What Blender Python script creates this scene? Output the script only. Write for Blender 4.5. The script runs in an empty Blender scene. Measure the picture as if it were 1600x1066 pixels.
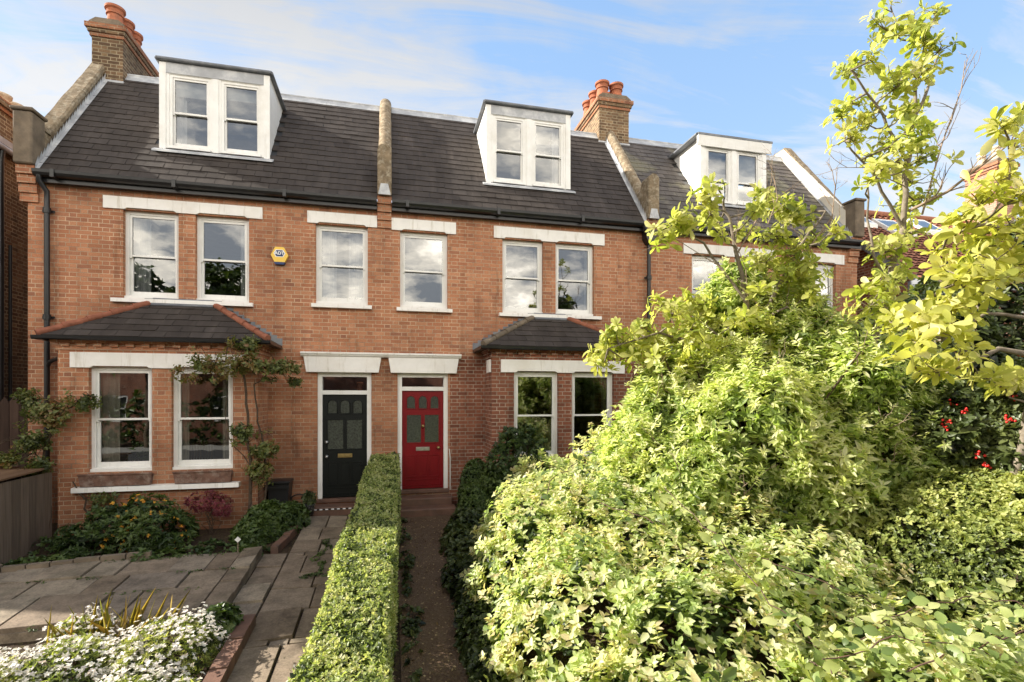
import bpy, math, random
import numpy as np
from mathutils import Vector, Matrix
random.seed(7); RNG = np.random.default_rng(11)
scene = bpy.context.scene
col = scene.collection
R = math.radians
# ------------------------------------------------------------------ camera constants (metres; x along the terrace, y away, z up)
TH = math.atan(.2374); CS, SN = math.cos(TH), math.sin(TH)
CAMD, CAMZ, FPX, HOR = 10.6, 2.22, 800.0, 620.0
def at(sx, sy, t):
    """survey helper: photo pixel + distance -> metres"""
    xc = (sx-800)/FPX
    return (t*(SN+CS*xc), t*(CS-SN*xc)-CAMD, CAMZ+t*(HOR-sy)/FPX)
def gz(y):                       # the front gardens fall towards the street
    return .08*max(min(y, 0), -9.0)

# ------------------------------------------------------------------ node helpers
class NT:
    def __init__(s, tree): s.t = tree; s.n = tree.nodes; s.l = tree.links
    def new(s, typ, ins=None, **kw):
        n = s.n.new(typ)
        for k, v in kw.items(): setattr(n, k, v)
        for k, v in (ins or {}).items():
            if hasattr(v, 'is_linked') or isinstance(v, bpy.types.NodeSocket): s.l.new(v, n.inputs[k])
            else: n.inputs[k].default_value = v
        return n
    def m(s, op, a, b=None, c=None, clamp=False):
        n = s.n.new('ShaderNodeMath'); n.operation = op; n.use_clamp = clamp
        for i, v in enumerate((a, b, c)):
            if v is None: continue
            if isinstance(v, bpy.types.NodeSocket): s.l.new(v, n.inputs[i])
            else: n.inputs[i].default_value = v
        return n.outputs[0]
    def ramp(s, fac, stops, interp='LINEAR'):
        n = s.n.new('ShaderNodeValToRGB'); n.color_ramp.interpolation = interp
        e = n.color_ramp.elements
        while len(e) < len(stops): e.new(.5)
        for el, (p, c) in zip(e, stops):
            el.position = p; el.color = (c, c, c, 1) if isinstance(c, (int, float)) else (*c, 1)
        s.l.new(fac, n.inputs[0]); return n.outputs[0]
    def mix(s, fac, a, b, mode='MIX'):
        n = s.n.new('ShaderNodeMix'); n.data_type = 'RGBA'; n.blend_type = mode
        for i, v in ((0, fac), (6, a), (7, b)):
            if isinstance(v, bpy.types.NodeSocket): s.l.new(v, n.inputs[i])
            else: n.inputs[i].default_value = v if i == 0 else (*v, 1)
        return n.outputs[2]
    def noise(s, vec, scale, detail=4, rough=.55, out=0):
        n = s.new('ShaderNodeTexNoise', {'Scale': scale, 'Detail': detail, 'Roughness': rough}); s.l.new(vec, n.inputs['Vector']); return n.outputs[out]
def newmat(name):
    m = bpy.data.materials.new(name); m.use_nodes = True
    nt = NT(m.node_tree); nt.n.clear()
    out = nt.new('ShaderNodeOutputMaterial'); return m, nt, out
def pr(nt, out, color, rough=.7, bump=None, bstr=.3, bdist=.01, spec=.4, **kw):
    p = nt.new('ShaderNodeBsdfPrincipled')
    for k, v in {'Base Color': color, 'Roughness': rough, 'Specular IOR Level': spec, **kw}.items():
        if isinstance(v, bpy.types.NodeSocket): nt.l.new(v, p.inputs[k])
        else: p.inputs[k].default_value = (*v, 1) if isinstance(v, tuple) and len(v) == 3 else v
    if bump is not None:
        b = nt.new('ShaderNodeBump', {'Strength': bstr, 'Distance': bdist, 'Height': bump}); nt.l.new(b.outputs[0], p.inputs['Normal'])
    nt.l.new(p.outputs[0], out.inputs[0]); return p

def mat_brick(name, cols, mortar, mortar_var=.25, mw=.0055, stain=.35, zdark=True):
    m, nt, out = newmat(name)
    tc = nt.new('ShaderNodeTexCoord'); uv = tc.outputs['UV']; ob = nt.new('ShaderNodeNewGeometry').outputs['Position']
    wob = nt.new('ShaderNodeTexNoise', {'Scale': 9.0, 'Detail': 3}); nt.l.new(ob, wob.inputs['Vector'])
    wv = nt.new('ShaderNodeVectorMath', operation='MULTIPLY_ADD'); nt.l.new(wob.outputs['Color'], wv.inputs[0]); wv.inputs[1].default_value = (.007, .007, 0); nt.l.new(uv, wv.inputs[2])
    sx = nt.new('ShaderNodeSeparateXYZ'); nt.l.new(wv.outputs[0], sx.inputs[0])
    u, v = sx.outputs[0], sx.outputs[1]
    vr = nt.m('DIVIDE', v, .075); row = nt.m('FLOOR', vr); fv = nt.m('FRACT', vr)
    odd = nt.m('FLOORED_MODULO', row, 2.0)
    uu = nt.m('ADD', nt.m('DIVIDE', u, .3375), nt.m('MULTIPLY', odd, .5))
    cell = nt.m('FLOOR', uu); f = nt.m('FRACT', uu)
    head = nt.m('GREATER_THAN', f, .6667)
    dh = nt.m('MULTIPLY', nt.m('MINIMUM', nt.m('MINIMUM', f, nt.m('SUBTRACT', 1.0, f)), nt.m('ABSOLUTE', nt.m('SUBTRACT', f, .6667))), .3375)
    dv = nt.m('MULTIPLY', nt.m('MINIMUM', fv, nt.m('SUBTRACT', 1.0, fv)), .075)
    d = nt.m('MINIMUM', dh, dv)
    mr = nt.new('ShaderNodeMapRange', {'Value': d, 1: mw*.7, 2: mw*1.5}, interpolation_type='SMOOTHSTEP'); mask = mr.outputs[0]
    idv = nt.new('ShaderNodeCombineXYZ', {0: nt.m('ADD', nt.m('MULTIPLY', cell, 2.0), head), 1: row})
    wn = nt.new('ShaderNodeTexWhiteNoise', noise_dimensions='2D'); nt.l.new(idv.outputs[0], wn.inputs['Vector'])
    n = len(cols); bc = nt.ramp(wn.outputs['Value'], [(i/(n-1), c) for i, c in enumerate(cols)])
    fine = nt.noise(ob, 55, 5, .65); big = nt.noise(ob, .55, 4, .6); med = nt.noise(ob, 5.0, 4, .6)
    bc = nt.mix(1.0, bc, nt.ramp(fine, [(.25, .72), (.75, 1.22)]), 'MULTIPLY')
    mo = nt.mix(1.0, mortar, nt.ramp(med, [(.3, 1-mortar_var*1.6), (.7, 1+mortar_var)]), 'MULTIPLY')
    mo = nt.mix(1.0, mo, nt.ramp(nt.noise(ob, .9, 5, .6), [(.35, .68), (.5, .98), (.66, 1.25)]), 'MULTIPLY')
    c = nt.mix(mask, mo, bc)
    c = nt.mix(1.0, c, nt.ramp(big, [(.32, 1-stain), (.52, 1.0), (.72, 1.12)]), 'MULTIPLY')
    smp = nt.new('ShaderNodeMapping'); nt.l.new(ob, smp.inputs[0]); smp.inputs['Scale'].default_value = (2.4, 2.4, .35)
    c = nt.mix(1.0, c, nt.ramp(nt.noise(smp.outputs[0], 1.5, 6, .65), [(.28, .5), (.44, .93), (.62, 1.0), (.75, 1.18)]), 'MULTIPLY')
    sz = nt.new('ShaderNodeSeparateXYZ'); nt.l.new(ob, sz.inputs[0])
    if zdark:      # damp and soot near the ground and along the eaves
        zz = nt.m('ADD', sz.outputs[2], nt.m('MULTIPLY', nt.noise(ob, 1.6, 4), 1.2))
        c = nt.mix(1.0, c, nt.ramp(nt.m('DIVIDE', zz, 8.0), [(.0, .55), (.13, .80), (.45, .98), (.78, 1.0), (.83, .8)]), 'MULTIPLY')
    h = nt.m('ADD', mask, nt.m('MULTIPLY', fine, .35))
    pr(nt, out, c, .9, h, .55, .006, spec=.2); return m
def mat_plain(name, c, rough=.6, nscale=6, var=.12, bump=.15, spec=.4, dirt=None, dscale=2.0, metallic=0, bdist=.004, streak=0):
    m, nt, out = newmat(name)
    ob = nt.new('ShaderNodeNewGeometry').outputs['Position']
    a = nt.noise(ob, nscale, 5, .6); b = nt.noise(ob, nscale*9, 4, .6)
    cc = nt.mix(1.0, c, nt.ramp(a, [(.3, 1-var), (.7, 1+var*.6)]), 'MULTIPLY')
    if dirt:
        dn = nt.noise(ob, dscale, 6, .7)
        cc = nt.mix(nt.ramp(dn, [(.48, 0.0), (.68, .85)]), cc, dirt)
    if streak:
        mp_ = nt.new('ShaderNodeMapping'); nt.l.new(ob, mp_.inputs[0]); mp_.inputs['Scale'].default_value = (9, 9, .9)
        cc = nt.mix(1.0, cc, nt.ramp(nt.noise(mp_.outputs[0], 1.3, 6, .7), [(.28, (1-streak*.9, 1-streak, 1-streak*1.2)), (.45, 1.0)]), 'MULTIPLY')
    pr(nt, out, cc, rough, nt.m('ADD', a, nt.m('MULTIPLY', b, .4)), bump, bdist, spec, Metallic=metallic); return m
def mat_leaf(name, cols, trans=.35, tcol=None, rough=.42, spec=.45, tint=1.0):
    m, nt, out = newmat(name)
    at_ = nt.new('ShaderNodeAttribute', attribute_name='rnd')
    n = len(cols); c = nt.ramp(at_.outputs['Fac'], [(i/(n-1), tuple(x*tint for x in k)) for i, k in enumerate(cols)])
    p = nt.new('ShaderNodeBsdfPrincipled', {'Base Color': c, 'Roughness': rough, 'Specular IOR Level': spec})
    t = nt.new('ShaderNodeBsdfTranslucent')
    tc = nt.mix(1.0, c, tcol or (1.5, 1.55, .55), 'MULTIPLY'); nt.l.new(tc, t.inputs[0])
    mx = nt.new('ShaderNodeMixShader', {0: trans}); nt.l.new(p.outputs[0], mx.inputs[1]); nt.l.new(t.outputs[0], mx.inputs[2])
    nt.l.new(mx.outputs[0], out.inputs[0]); return m
def mat_slate(name, cols, lichen=0.0):
    m, nt, out = newmat(name)
    at_ = nt.new('ShaderNodeAttribute', attribute_name='rnd'); ob = nt.new('ShaderNodeNewGeometry').outputs['Position']
    c = nt.ramp(at_.outputs['Fac'], [(i/(len(cols)-1), k) for i, k in enumerate(cols)])
    st = nt.new('ShaderNodeMapping'); nt.l.new(ob, st.inputs[0]); st.inputs['Scale'].default_value = (3.0, .7, .5)
    streak = nt.noise(st.outputs[0], 1.6, 5, .6)
    c = nt.mix(1.0, c, nt.ramp(streak, [(.3, .75), (.6, 1.05), (.75, 1.5)]), 'MULTIPLY')
    sp = nt.noise(ob, 38, 3, .5)
    c = nt.mix(nt.ramp(sp, [(.70, 0.0), (.78, .6)]), c, (.24, .23, .19))
    if lichen: c = nt.mix(nt.ramp(nt.noise(ob, 1.1, 6, .7), [(.5, 0.0), (.62, lichen)]), c, (.20, .185, .13))
    pr(nt, out, c, .72, nt.noise(ob, 24, 5, .6), .25, .006, spec=.2); return m
def mat_glass(name, refl=.16, tint=(.62, .66, .66)):
    m, nt, out = newmat(name)
    ob = nt.new('ShaderNodeNewGeometry').outputs['Position']
    b = nt.new('ShaderNodeBump', {'Strength': .05, 'Distance': .02, 'Height': nt.noise(ob, 2.2, 2, .5)})
    g = nt.new('ShaderNodeBsdfGlossy', {'Roughness': .006, 'Color': (.93, .95, .97, 1)}); nt.l.new(b.outputs[0], g.inputs['Normal'])
    t = nt.new('ShaderNodeBsdfTransparent', {'Color': (*tint, 1)})
    fr = nt.new('ShaderNodeFresnel', {'IOR': 1.5})
    fac = nt.m('ADD', fr.outputs[0], refl, clamp=True)
    mx = nt.new('ShaderNodeMixShader'); nt.l.new(fac, mx.inputs[0]); nt.l.new(t.outputs[0], mx.inputs[1]); nt.l.new(g.outputs[0], mx.inputs[2])
    nt.l.new(mx.outputs[0], out.inputs[0]); return m
def mat_soil(name, a, b, leaf=None):
    m, nt, out = newmat(name)
    ob = nt.new('ShaderNodeNewGeometry').outputs['Position']
    n1 = nt.noise(ob, 3, 6, .65); n2 = nt.noise(ob, 60, 4, .7); vo = nt.new('ShaderNodeTexVoronoi', {'Scale': 42.0}); nt.l.new(ob, vo.inputs['Vector'])
    c = nt.mix(nt.ramp(n1, [(.35, 0.0), (.65, 1.0)]), a, b)
    c = nt.mix(1.0, c, nt.ramp(n2, [(.3, .6), (.7, 1.35)]), 'MULTIPLY')
    if leaf: c = nt.mix(nt.ramp(vo.outputs['Color'], [(.72, 0.0), (.8, .75)]), c, leaf)
    pr(nt, out, c, .95, nt.m('ADD', n2, nt.m('MULTIPLY', vo.outputs['Distance'], .5)), .8, .02, spec=.15); return m
def mat_paving(name):
    m, nt, out = newmat(name)
    at_ = nt.new('ShaderNodeAttribute', attribute_name='rnd'); ob = nt.new('ShaderNodeNewGeometry').outputs['Position']
    c = nt.ramp(at_.outputs['Fac'], [(0, (.20, .15, .105)), (.35, (.26, .20, .145)), (.7, (.32, .26, .19)), (1, (.23, .185, .145))])
    n1 = nt.noise(ob, 4, 6, .7); n2 = nt.noise(ob, 45, 5, .65)
    c = nt.mix(1.0, c, nt.ramp(n1, [(.3, .5), (.55, 1.0), (.75, 1.25)]), 'MULTIPLY'); c = nt.mix(1.0, c, nt.ramp(n2, [(.3, .7), (.7, 1.15)]), 'MULTIPLY')
    c = nt.mix(nt.ramp(nt.noise(ob, 1.3, 5, .7), [(.55, 0.0), (.72, .5)]), c, (.07, .075, .045))
    pr(nt, out, c, .88, nt.m('ADD', n1, nt.m('MULTIPLY', n2, .5)), .5, .012, spec=.25); return m
def mat_wood(name, c1, c2, axis=2):
    m, nt, out = newmat(name)
    ob = nt.new('ShaderNodeNewGeometry').outputs['Position']
    st = nt.new('ShaderNodeMapping'); nt.l.new(ob, st.inputs[0]); sc = [14, 14, 14]; sc[axis] = .8; st.inputs['Scale'].default_value = sc
    n1 = nt.noise(st.outputs[0], 2.2, 5, .65); at_ = nt.new('ShaderNodeAttribute', attribute_name='rnd')
    c = nt.mix(nt.ramp(n1, [(.3, 0.0), (.7, 1.0)]), c1, c2)
    c = nt.mix(1.0, c, nt.ramp(at_.outputs['Fac'], [(0, .75), (1, 1.2)]), 'MULTIPLY')
    pr(nt, out, c, .85, n1, .35, .005, spec=.2); return m
M = {}
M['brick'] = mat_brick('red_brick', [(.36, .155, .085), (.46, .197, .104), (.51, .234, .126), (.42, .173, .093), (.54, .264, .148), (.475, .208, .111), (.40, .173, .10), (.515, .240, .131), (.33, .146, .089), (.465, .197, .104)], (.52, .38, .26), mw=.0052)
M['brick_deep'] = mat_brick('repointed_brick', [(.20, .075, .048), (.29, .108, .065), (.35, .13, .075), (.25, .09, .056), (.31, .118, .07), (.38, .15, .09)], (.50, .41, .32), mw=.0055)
M['brick_stock'] = mat_brick('stock_brick', [(.10, .066, .04), (.17, .105, .062), (.24, .15, .085), (.12, .075, .048), (.20, .12, .07), (.27, .18, .10)], (.40, .32, .21), zdark=False, mw=.0075)
M['brick_pink'] = mat_brick('pink_brick', [(.38, .19, .13), (.46, .25, .18), (.42, .22, .15)], (.5, .4, .32), zdark=False)
M['slate'] = mat_slate('dark_slate', [(.046, .037, .032), (.057, .047, .041), (.066, .055, .049), (.051, .042, .037), (.062, .051, .045)])
M['slate_old'] = mat_slate('lichened_slate', [(.075, .066, .062), (.10, .088, .082), (.12, .105, .098), (.085, .075, .07)], .85)
M['pantile'] = mat_slate('clay_pantile', [(.30, .12, .07), (.38, .17, .10), (.25, .095, .06), (.34, .15, .09)])
M['lead'] = mat_plain('lead_sheet', (.42, .43, .45), .45, 3, .25, .25, dirt=(.62, .62, .61), dscale=3)
M['lead_dark'] = mat_plain('dull_lead', (.17, .18, .20), .5, 3, .25, .2, dirt=(.27, .27, .27), dscale=3)
M['stone'] = mat_plain('lichened_coping', (.23, .175, .115), .95, 7, .45, .6, .15, dirt=(.42, .37, .28), dscale=11, bdist=.012)
M['stone2'] = mat_plain('brown_render', (.21, .165, .12), .95, 4, .35, .5, .15, dirt=(.12, .10, .08), dscale=3, bdist=.008)
M['render'] = mat_plain('cream_render', (.80, .74, .63), .9, 3, .12, .3, .2)
M['white'] = mat_plain('white_paint', (.84, .83, .80), .42, 3, .05, .06, dirt=(.74, .72, .67), dscale=2.2, streak=.14)
M['white_lintel'] = mat_plain('white_masonry_paint', (.86, .835, .80), .7, 5, .05, .12, .3, dirt=(.77, .73, .67), dscale=1.3, streak=.3)
M['black'] = mat_plain('black_gloss_paint', (.016, .016, .017), .32, 6, .3, .1)
M['door_black'] = mat_plain('black_door_paint', (.008, .010, .009), .4, 8, .2, .08, .25)
M['door_red'] = mat_plain('red_door_paint', (.19, .003, .007), .42, 8, .1, .06, .3)
M['brass'] = mat_plain('old_brass', (.45, .33, .14), .35, 20, .3, .1, metallic=.9)
M['chrome'] = mat_plain('dull_steel', (.55, .55, .54), .3, 20, .2, .05, metallic=.9)
M['glass'] = mat_glass('window_glass', .12, (.52, .55, .56))
M['glass_low'] = mat_glass('ground_window_glass', .17, (.55, .55, .5))
M['obscure'] = mat_plain('obscured_glass', (.055, .062, .05), .18, 30, .5, .5, .7)
M['curtain'] = mat_plain('sheer_curtain', (.78, .76, .74), .95, 5, .1, .1, .1)
M['curtain_dark'] = mat_plain('patterned_curtain', (.32, .27, .21), .95, 9, .4, .1, .1)
M['inside'] = mat_plain('room_plaster', (.42, .39, .34), .95, 2, .2, .1, .1)
M['inside_floor'] = mat_plain('room_floor', (.14, .10, .07), .8, 4, .3, .1)
M['terracotta'] = mat_plain('terracotta', (.42, .15, .08), .85, 9, .3, .3, .2, dirt=(.30, .14, .09), dscale=6)
M['terracotta_pale'] = mat_plain('cream_chimney_pot', (.62, .5, .36), .85, 9, .25, .3, .2)
M['ridge_tile'] = mat_plain('clay_hip_tile', (.30, .115, .07), .85, 8, .35, .3, .2)
M['trough'] = mat_plain('weathered_trough', (.17, .095, .07), .85, 12, .4, .4, .2, dirt=(.30, .23, .19), dscale=8)
M['soil'] = mat_soil('garden_soil', (.040, .027, .018), (.075, .05, .033), (.10, .085, .035))
M['earth_path'] = mat_soil('trodden_earth', (.115, .074, .048), (.165, .11, .072), (.17, .12, .08))
M['paving'] = mat_paving('york_stone')
M['step'] = mat_plain('quarry_step', (.17, .09, .062), .6, 5, .35, .2, .4, dirt=(.10, .07, .055), dscale=4)
M['tarmac'] = mat_plain('tarmac', (.05, .05, .052), .9, 40, .3, .5, .2)
M['pavement'] = mat_plain('pavement_flags', (.26, .25, .23), .9, 4, .2, .3, .2)
M['fence'] = mat_wood('dark_fence_wood', (.040, .024, .018), (.075, .046, .034))
M['shed_wood'] = mat_wood('weathered_boards', (.105, .078, .058), (.175, .132, .10))
M['shed_lid'] = mat_wood('brown_lid_boards', (.14, .075, .04), (.22, .13, .075), 1)
M['bark'] = mat_plain('grey_bark', (.21, .175, .135), .9, 14, .4, .6, .15, bdist=.01)
M['bark_dark'] = mat_plain('brown_stem', (.085, .06, .042), .9, 18, .4, .6, .15, bdist=.008)
M['twig'] = mat_plain('pale_twig', (.30, .225, .165), .9, 18, .3, .4, .15)
M['plastic_black'] = mat_plain('black_plastic', (.018, .018, .019), .4, 10, .2, .1)
M['alarm_yellow'] = mat_plain('alarm_yellow', (.85, .55, .08), .4, 4, .04, .02)
M['alarm_blue'] = mat_plain('alarm_blue', (.012, .035, .13), .4, 4, .04, .02)
M['pure_white'] = mat_plain('white_lettering', (.85, .85, .85), .5, 4, .02, .02)
M['berry'] = mat_plain('red_berry', (.55, .02, .015), .3, 20, .2, .05, .5)
# ------------------------------------------------------------------ mesh builder
class MB:
    def __init__(s): s.v = []; s.f = []; s.mi = []; s.r = []; s.smooth = []
    def face(s, pts, mi=0, r=.5, sm=False):
        b = len(s.v); s.v += [tuple(p) for p in pts]; s.f.append(tuple(range(b, b+len(pts)))); s.mi.append(mi); s.r.append(r); s.smooth.append(sm)
    def add(s, vs, fs, mi=0, r=.5, sm=False):
        b = len(s.v); s.v += [tuple(p) for p in vs]
        for f in fs: s.f.append(tuple(i+b for i in f)); s.mi.append(mi); s.r.append(r); s.smooth.append(sm)
    def box(s, x0, x1, y0, y1, z0, z1, mi=0, r=.5, bev=0):
        if x0 > x1: x0, x1 = x1, x0
        if y0 > y1: y0, y1 = y1, y0
        if z0 > z1: z0, z1 = z1, z0
        if bev:
            b = min(bev, (x1-x0)*.45, (y1-y0)*.45, (z1-z0)*.45); vs = []; 
            for z, i in ((z0, b), (z0+b, 0), (z1-b, 0), (z1, b)):
                ii = i
                xa, xb, ya, yb = x0+ii, x1-ii, y0+ii, y1-ii; c = b if ii == 0 else b*.4
                vs += [(xa+c, ya, z), (xb-c, ya, z), (xb, ya+c, z), (xb, yb-c, z), (xb-c, yb, z), (xa+c, yb, z), (xa, yb-c, z), (xa, ya+c, z)]
            fs = [tuple(range(7, -1, -1)), tuple(range(24, 32))]
            for k in range(3):
                for j in range(8): fs.append((k*8+j, k*8+(j+1) % 8, k*8+8+(j+1) % 8, k*8+8+j))
            s.add(vs, fs, mi, r); return
        vs = [(x0, y0, z0), (x1, y0, z0), (x1, y1, z0), (x0, y1, z0), (x0, y0, z1), (x1, y0, z1), (x1, y1, z1), (x0, y1, z1)]
        s.add(vs, [(3, 2, 1, 0), (4, 5, 6, 7), (0, 1, 5, 4), (1, 2, 6, 5), (2, 3, 7, 6), (3, 0, 4, 7)], mi, r)
    def prism(s, poly, a0, a1, axis='y', mi=0, r=.5):
        """poly: outline in the two other axes; extruded along axis"""
        def mk(p, a): return {'y': (p[0], a, p[1]), 'x': (a, p[0], p[1]), 'z': (p[0], p[1], a)}[axis]
        n = len(poly); vs = [mk(p, a0) for p in poly]+[mk(p, a1) for p in poly]
        fs = [tuple(range(n)), tuple(range(2*n-1, n-1, -1))]+[(i, i+n, (i+1) % n+n, (i+1) % n) for i in range(n)]
        s.add(vs, fs, mi, r)
    def tube(s, pts, rad, n=8, mi=0, r=.5, caps=True):
        pts = [Vector(p) for p in pts]; k = len(pts)
        rads = rad if isinstance(rad, (list, tuple)) else [rad]*k
        vs = []; up = None
        for i, p in enumerate(pts):
            d = (pts[min(i+1, k-1)]-pts[max(i-1, 0)])
            if d.length < 1e-9: d = Vector((0, 0, 1))
            d.normalize()
            if up is None: up = d.orthogonal().normalized()
            up = (up-d*up.dot(d)); up = up.normalized() if up.length > 1e-6 else d.orthogonal().normalized()
            w = d.cross(up)
            vs += [p+(up*math.cos(2*math.pi*j/n)+w*math.sin(2*math.pi*j/n))*rads[i] for j in range(n)]
        fs = [(i*n+j, i*n+(j+1) % n, (i+1)*n+(j+1) % n, (i+1)*n+j) for i in range(k-1) for j in range(n)]
        s.add(vs, fs, mi, r, True)
        if caps: s.add(vs[:n], [tuple(range(n-1, -1, -1))], mi, r); s.add(vs[-n:], [tuple(range(n))], mi, r)
    def lathe(s, prof, c, n=20, mi=0, r=.5, sm=True):
        vs = [(c[0]+q*math.cos(2*math.pi*j/n), c[1]+q*math.sin(2*math.pi*j/n), c[2]+z) for q, z in prof for j in range(n)]
        s.add(vs, [(i*n+j, i*n+(j+1) % n, (i+1)*n+(j+1) % n, (i+1)*n+j) for i in range(len(prof)-1) for j in range(n)], mi, r, sm)
    def frame(s, x0, x1, z0, z1, w, y0, y1, wb=None, wt=None, mi=0):
        wb = wb or w; wt = wt or w
        s.box(x0, x0+w, y0, y1, z0, z1, mi); s.box(x1-w, x1, y0, y1, z0, z1, mi)
        s.box(x0+w, x1-w, y0, y1, z0, z0+wb, mi); s.box(x0+w, x1-w, y0, y1, z1-wt, z1, mi)
    def build(s, name, mats, parent=None, origin=None):
        me = bpy.data.meshes.new(name)
        o = Vector(origin) if origin is not None else (root_origin(parent) if parent else Vector((0, 0, 0)))
        V = np.array(s.v, float)-np.array(o)
        me.from_pydata(V.tolist(), [], s.f)
        me.polygons.foreach_set('material_index', s.mi); me.polygons.foreach_set('use_smooth', s.smooth)
        a = me.attributes.new('rnd', 'FLOAT', 'FACE'); a.data.foreach_set('value', s.r)
        uv = me.uv_layers.new(name='UVMap'); buf = np.zeros((len(me.loops), 2)); W = np.array(s.v)
        i = 0
        for p, f in zip(me.polygons, s.f):
            n = p.normal; ax = max(range(3), key=lambda k: abs(n[k])); k = len(f)
            P = W[list(f)]
            buf[i:i+k] = P[:, [1, 2]] if ax == 0 else (P[:, [0, 2]] if ax == 1 else P[:, [0, 1]])
            i += k
        uv.data.foreach_set('uv', buf.ravel())
        for m_ in (mats if isinstance(mats, (list, tuple)) else [mats]): me.materials.append(M[m_] if isinstance(m_, str) else m_)
        ob = bpy.data.objects.new(name, me); col.objects.link(ob)
        if parent: ob.parent = parent
        else: ob.location = o
        return ob
def root_origin(o):
    v = Vector((0, 0, 0))
    while o: v += o.location; o = o.parent
    return v
def tag(o, label=None, cat=None, group=None, kind=None):
    for k, v in (('label', label), ('category', cat), ('group', group), ('kind', kind)):
        if v: o[k] = v
    return o
def thing(name, label, cat, loc=(0, 0, 0), group=None):
    o = bpy.data.objects.new(name, None); o.empty_display_size = .2; col.objects.link(o); o.location = loc
    return tag(o, label, cat, group)
def wall_holes(mb, x0, x1, z0, z1, holes, y, depth, mi=0, mif=None, axis='y'):
    xs = sorted({x0, x1, *[h[0] for h in holes], *[h[1] for h in holes]}); zs = sorted({z0, z1, *[h[2] for h in holes], *[h[3] for h in holes]})
    xs = [x for x in xs if x0 <= x <= x1]; zs = [z for z in zs if z0 <= z <= z1]
    for a, b in zip(xs, xs[1:]):
        for c, d in zip(zs, zs[1:]):
            mx, mz = (a+b)/2, (c+d)/2
            if any(h[0] < mx < h[1] and h[2] < mz < h[3] for h in holes): continue
            k = mif(mx, mz) if mif else mi
            mb.face([(a, y, c), (b, y, c), (b, y, d), (a, y, d)], k)
            mb.face([(a, y+depth, d), (b, y+depth, d), (b, y+depth, c), (a, y+depth, c)], 2)
    for h in holes:
        a, b, c, d = h; k = mif(a-.05, (c+d)/2) if mif else mi; e = y+depth
        mb.face([(a, y, c), (a, y, d), (a, e, d), (a, e, c)], k); mb.face([(b, y, d), (b, y, c), (b, e, c), (b, e, d)], k)
        mb.face([(a, y, d), (b, y, d), (b, e, d), (a, e, d)], k); mb.face([(a, e, c), (b, e, c), (b, y, c), (a, y, c)], k)

# ------------------------------------------------------------------ building parts
def curtain_mesh(mb, x0, x1, z0, z1, y, amp=.02, waves=5):
    n = max(8, int(waves*8)); pts = []
    for i in range(n+1):
        u = i/n; pts.append((x0+(x1-x0)*u, y+amp*math.sin(u*waves*2*math.pi)+.3*amp*math.sin(u*17)))
    for p, q in zip(pts, pts[1:]): mb.face([(p[0], p[1], z0), (q[0], q[1], z0), (q[0], q[1], z1), (p[0], p[1], z1)], 0, .5, True)
def sash_window(parent, x0, x1, z0, z1, y, glass='glass', curtain=None, cmat='curtain', name='window', meet=.5, fw=.055, rail=.045, blind=0):
    f = MB(); f.frame(x0, x1, z0, z1, fw, y+.09, y+.20, wb=.07); f.box(x0+.004, x1-.004, y+.03, y+.089, z0+.002, z0+.05)
    for xx in (x0+fw, x1-fw): f.box(xx-.008, xx+.008, y+.082, y+.0899, z0+.07, z1-fw)
    w = f.build(name, 'white', parent)
    zm = z0+(z1-z0)*meet
    u = MB(); u.frame(x0+fw+.001, x1-fw-.001, zm-.02, z1-fw-.001, rail, y+.105, y+.14, wb=.035)
    for xx in (x0+fw+.02, x1-fw-.02): u.prism([(xx-.02, zm-.02), (xx+.02, zm-.02), (xx+.012, zm-.05), (xx-.012, zm-.05)], y+.106, y+.138)
    su = u.build('sash', 'white', w)
    l = MB(); l.frame(x0+fw+.001, x1-fw-.001, z0+.071, zm+.014, rail, y+.145, y+.18, wb=.08, wt=.03)
    sl = l.build('sash', 'white', w)
    for (a, b, yy) in ((zm-.02+.03, z1-fw-rail+.004, y+.125), (z0+.07+.075, zm-.012, y+.165)):
        g = MB(); g.face([(x0+fw+rail-.006, yy, a), (x1-fw-rail+.006, yy, a), (x1-fw-rail+.006, yy, b), (x0+fw+rail-.006, yy, b)]); g.build('pane', glass, w)
    if curtain:
        wd = x1-x0
        for k, sp in curtain:
            c = MB(); a, b = (x0+.03, x0+.03+wd*sp) if k == 'l' else ((x1-.03-wd*sp, x1-.03) if k == 'r' else (x0+.02, x1-.02))
            curtain_mesh(c, a, b, z0+.05, z1-.03, y+.27, .022, max(2, (b-a)/.085)); c.build('curtain', cmat, w)
    if blind:
        b = MB(); b.box(x0+.05, x1-.05, y+.22, y+.225, z1-blind, z1-.05); b.build('blind', 'curtain', w)
    return w
def lintel(parent, x0, x1, z0, z1, y, notches, proud=.03, mat='white_lintel'):
    pts = [(x0, z0)]
    for a, b in notches: pts += [(a+.03, z0), (a+.07, z0+.028), (b-.07, z0+.028), (b-.03, z0)]
    pts += [(x1, z0), (x1, z1), (x0, z1)]
    mb = MB(); mb.prism(pts, y-proud, y+.06); return mb.build('lintel', mat, parent)
def sill(parent, x0, x1, z0, z1, y, out=.09, mat='white_lintel'):
    mb = MB(); mb.prism([(y-out, z0), (y+.1, z0), (y+.1, z1), (y-out+.004, z1-.012)], x0, x1, 'x'); return mb.build('sill', mat, parent)
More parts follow.
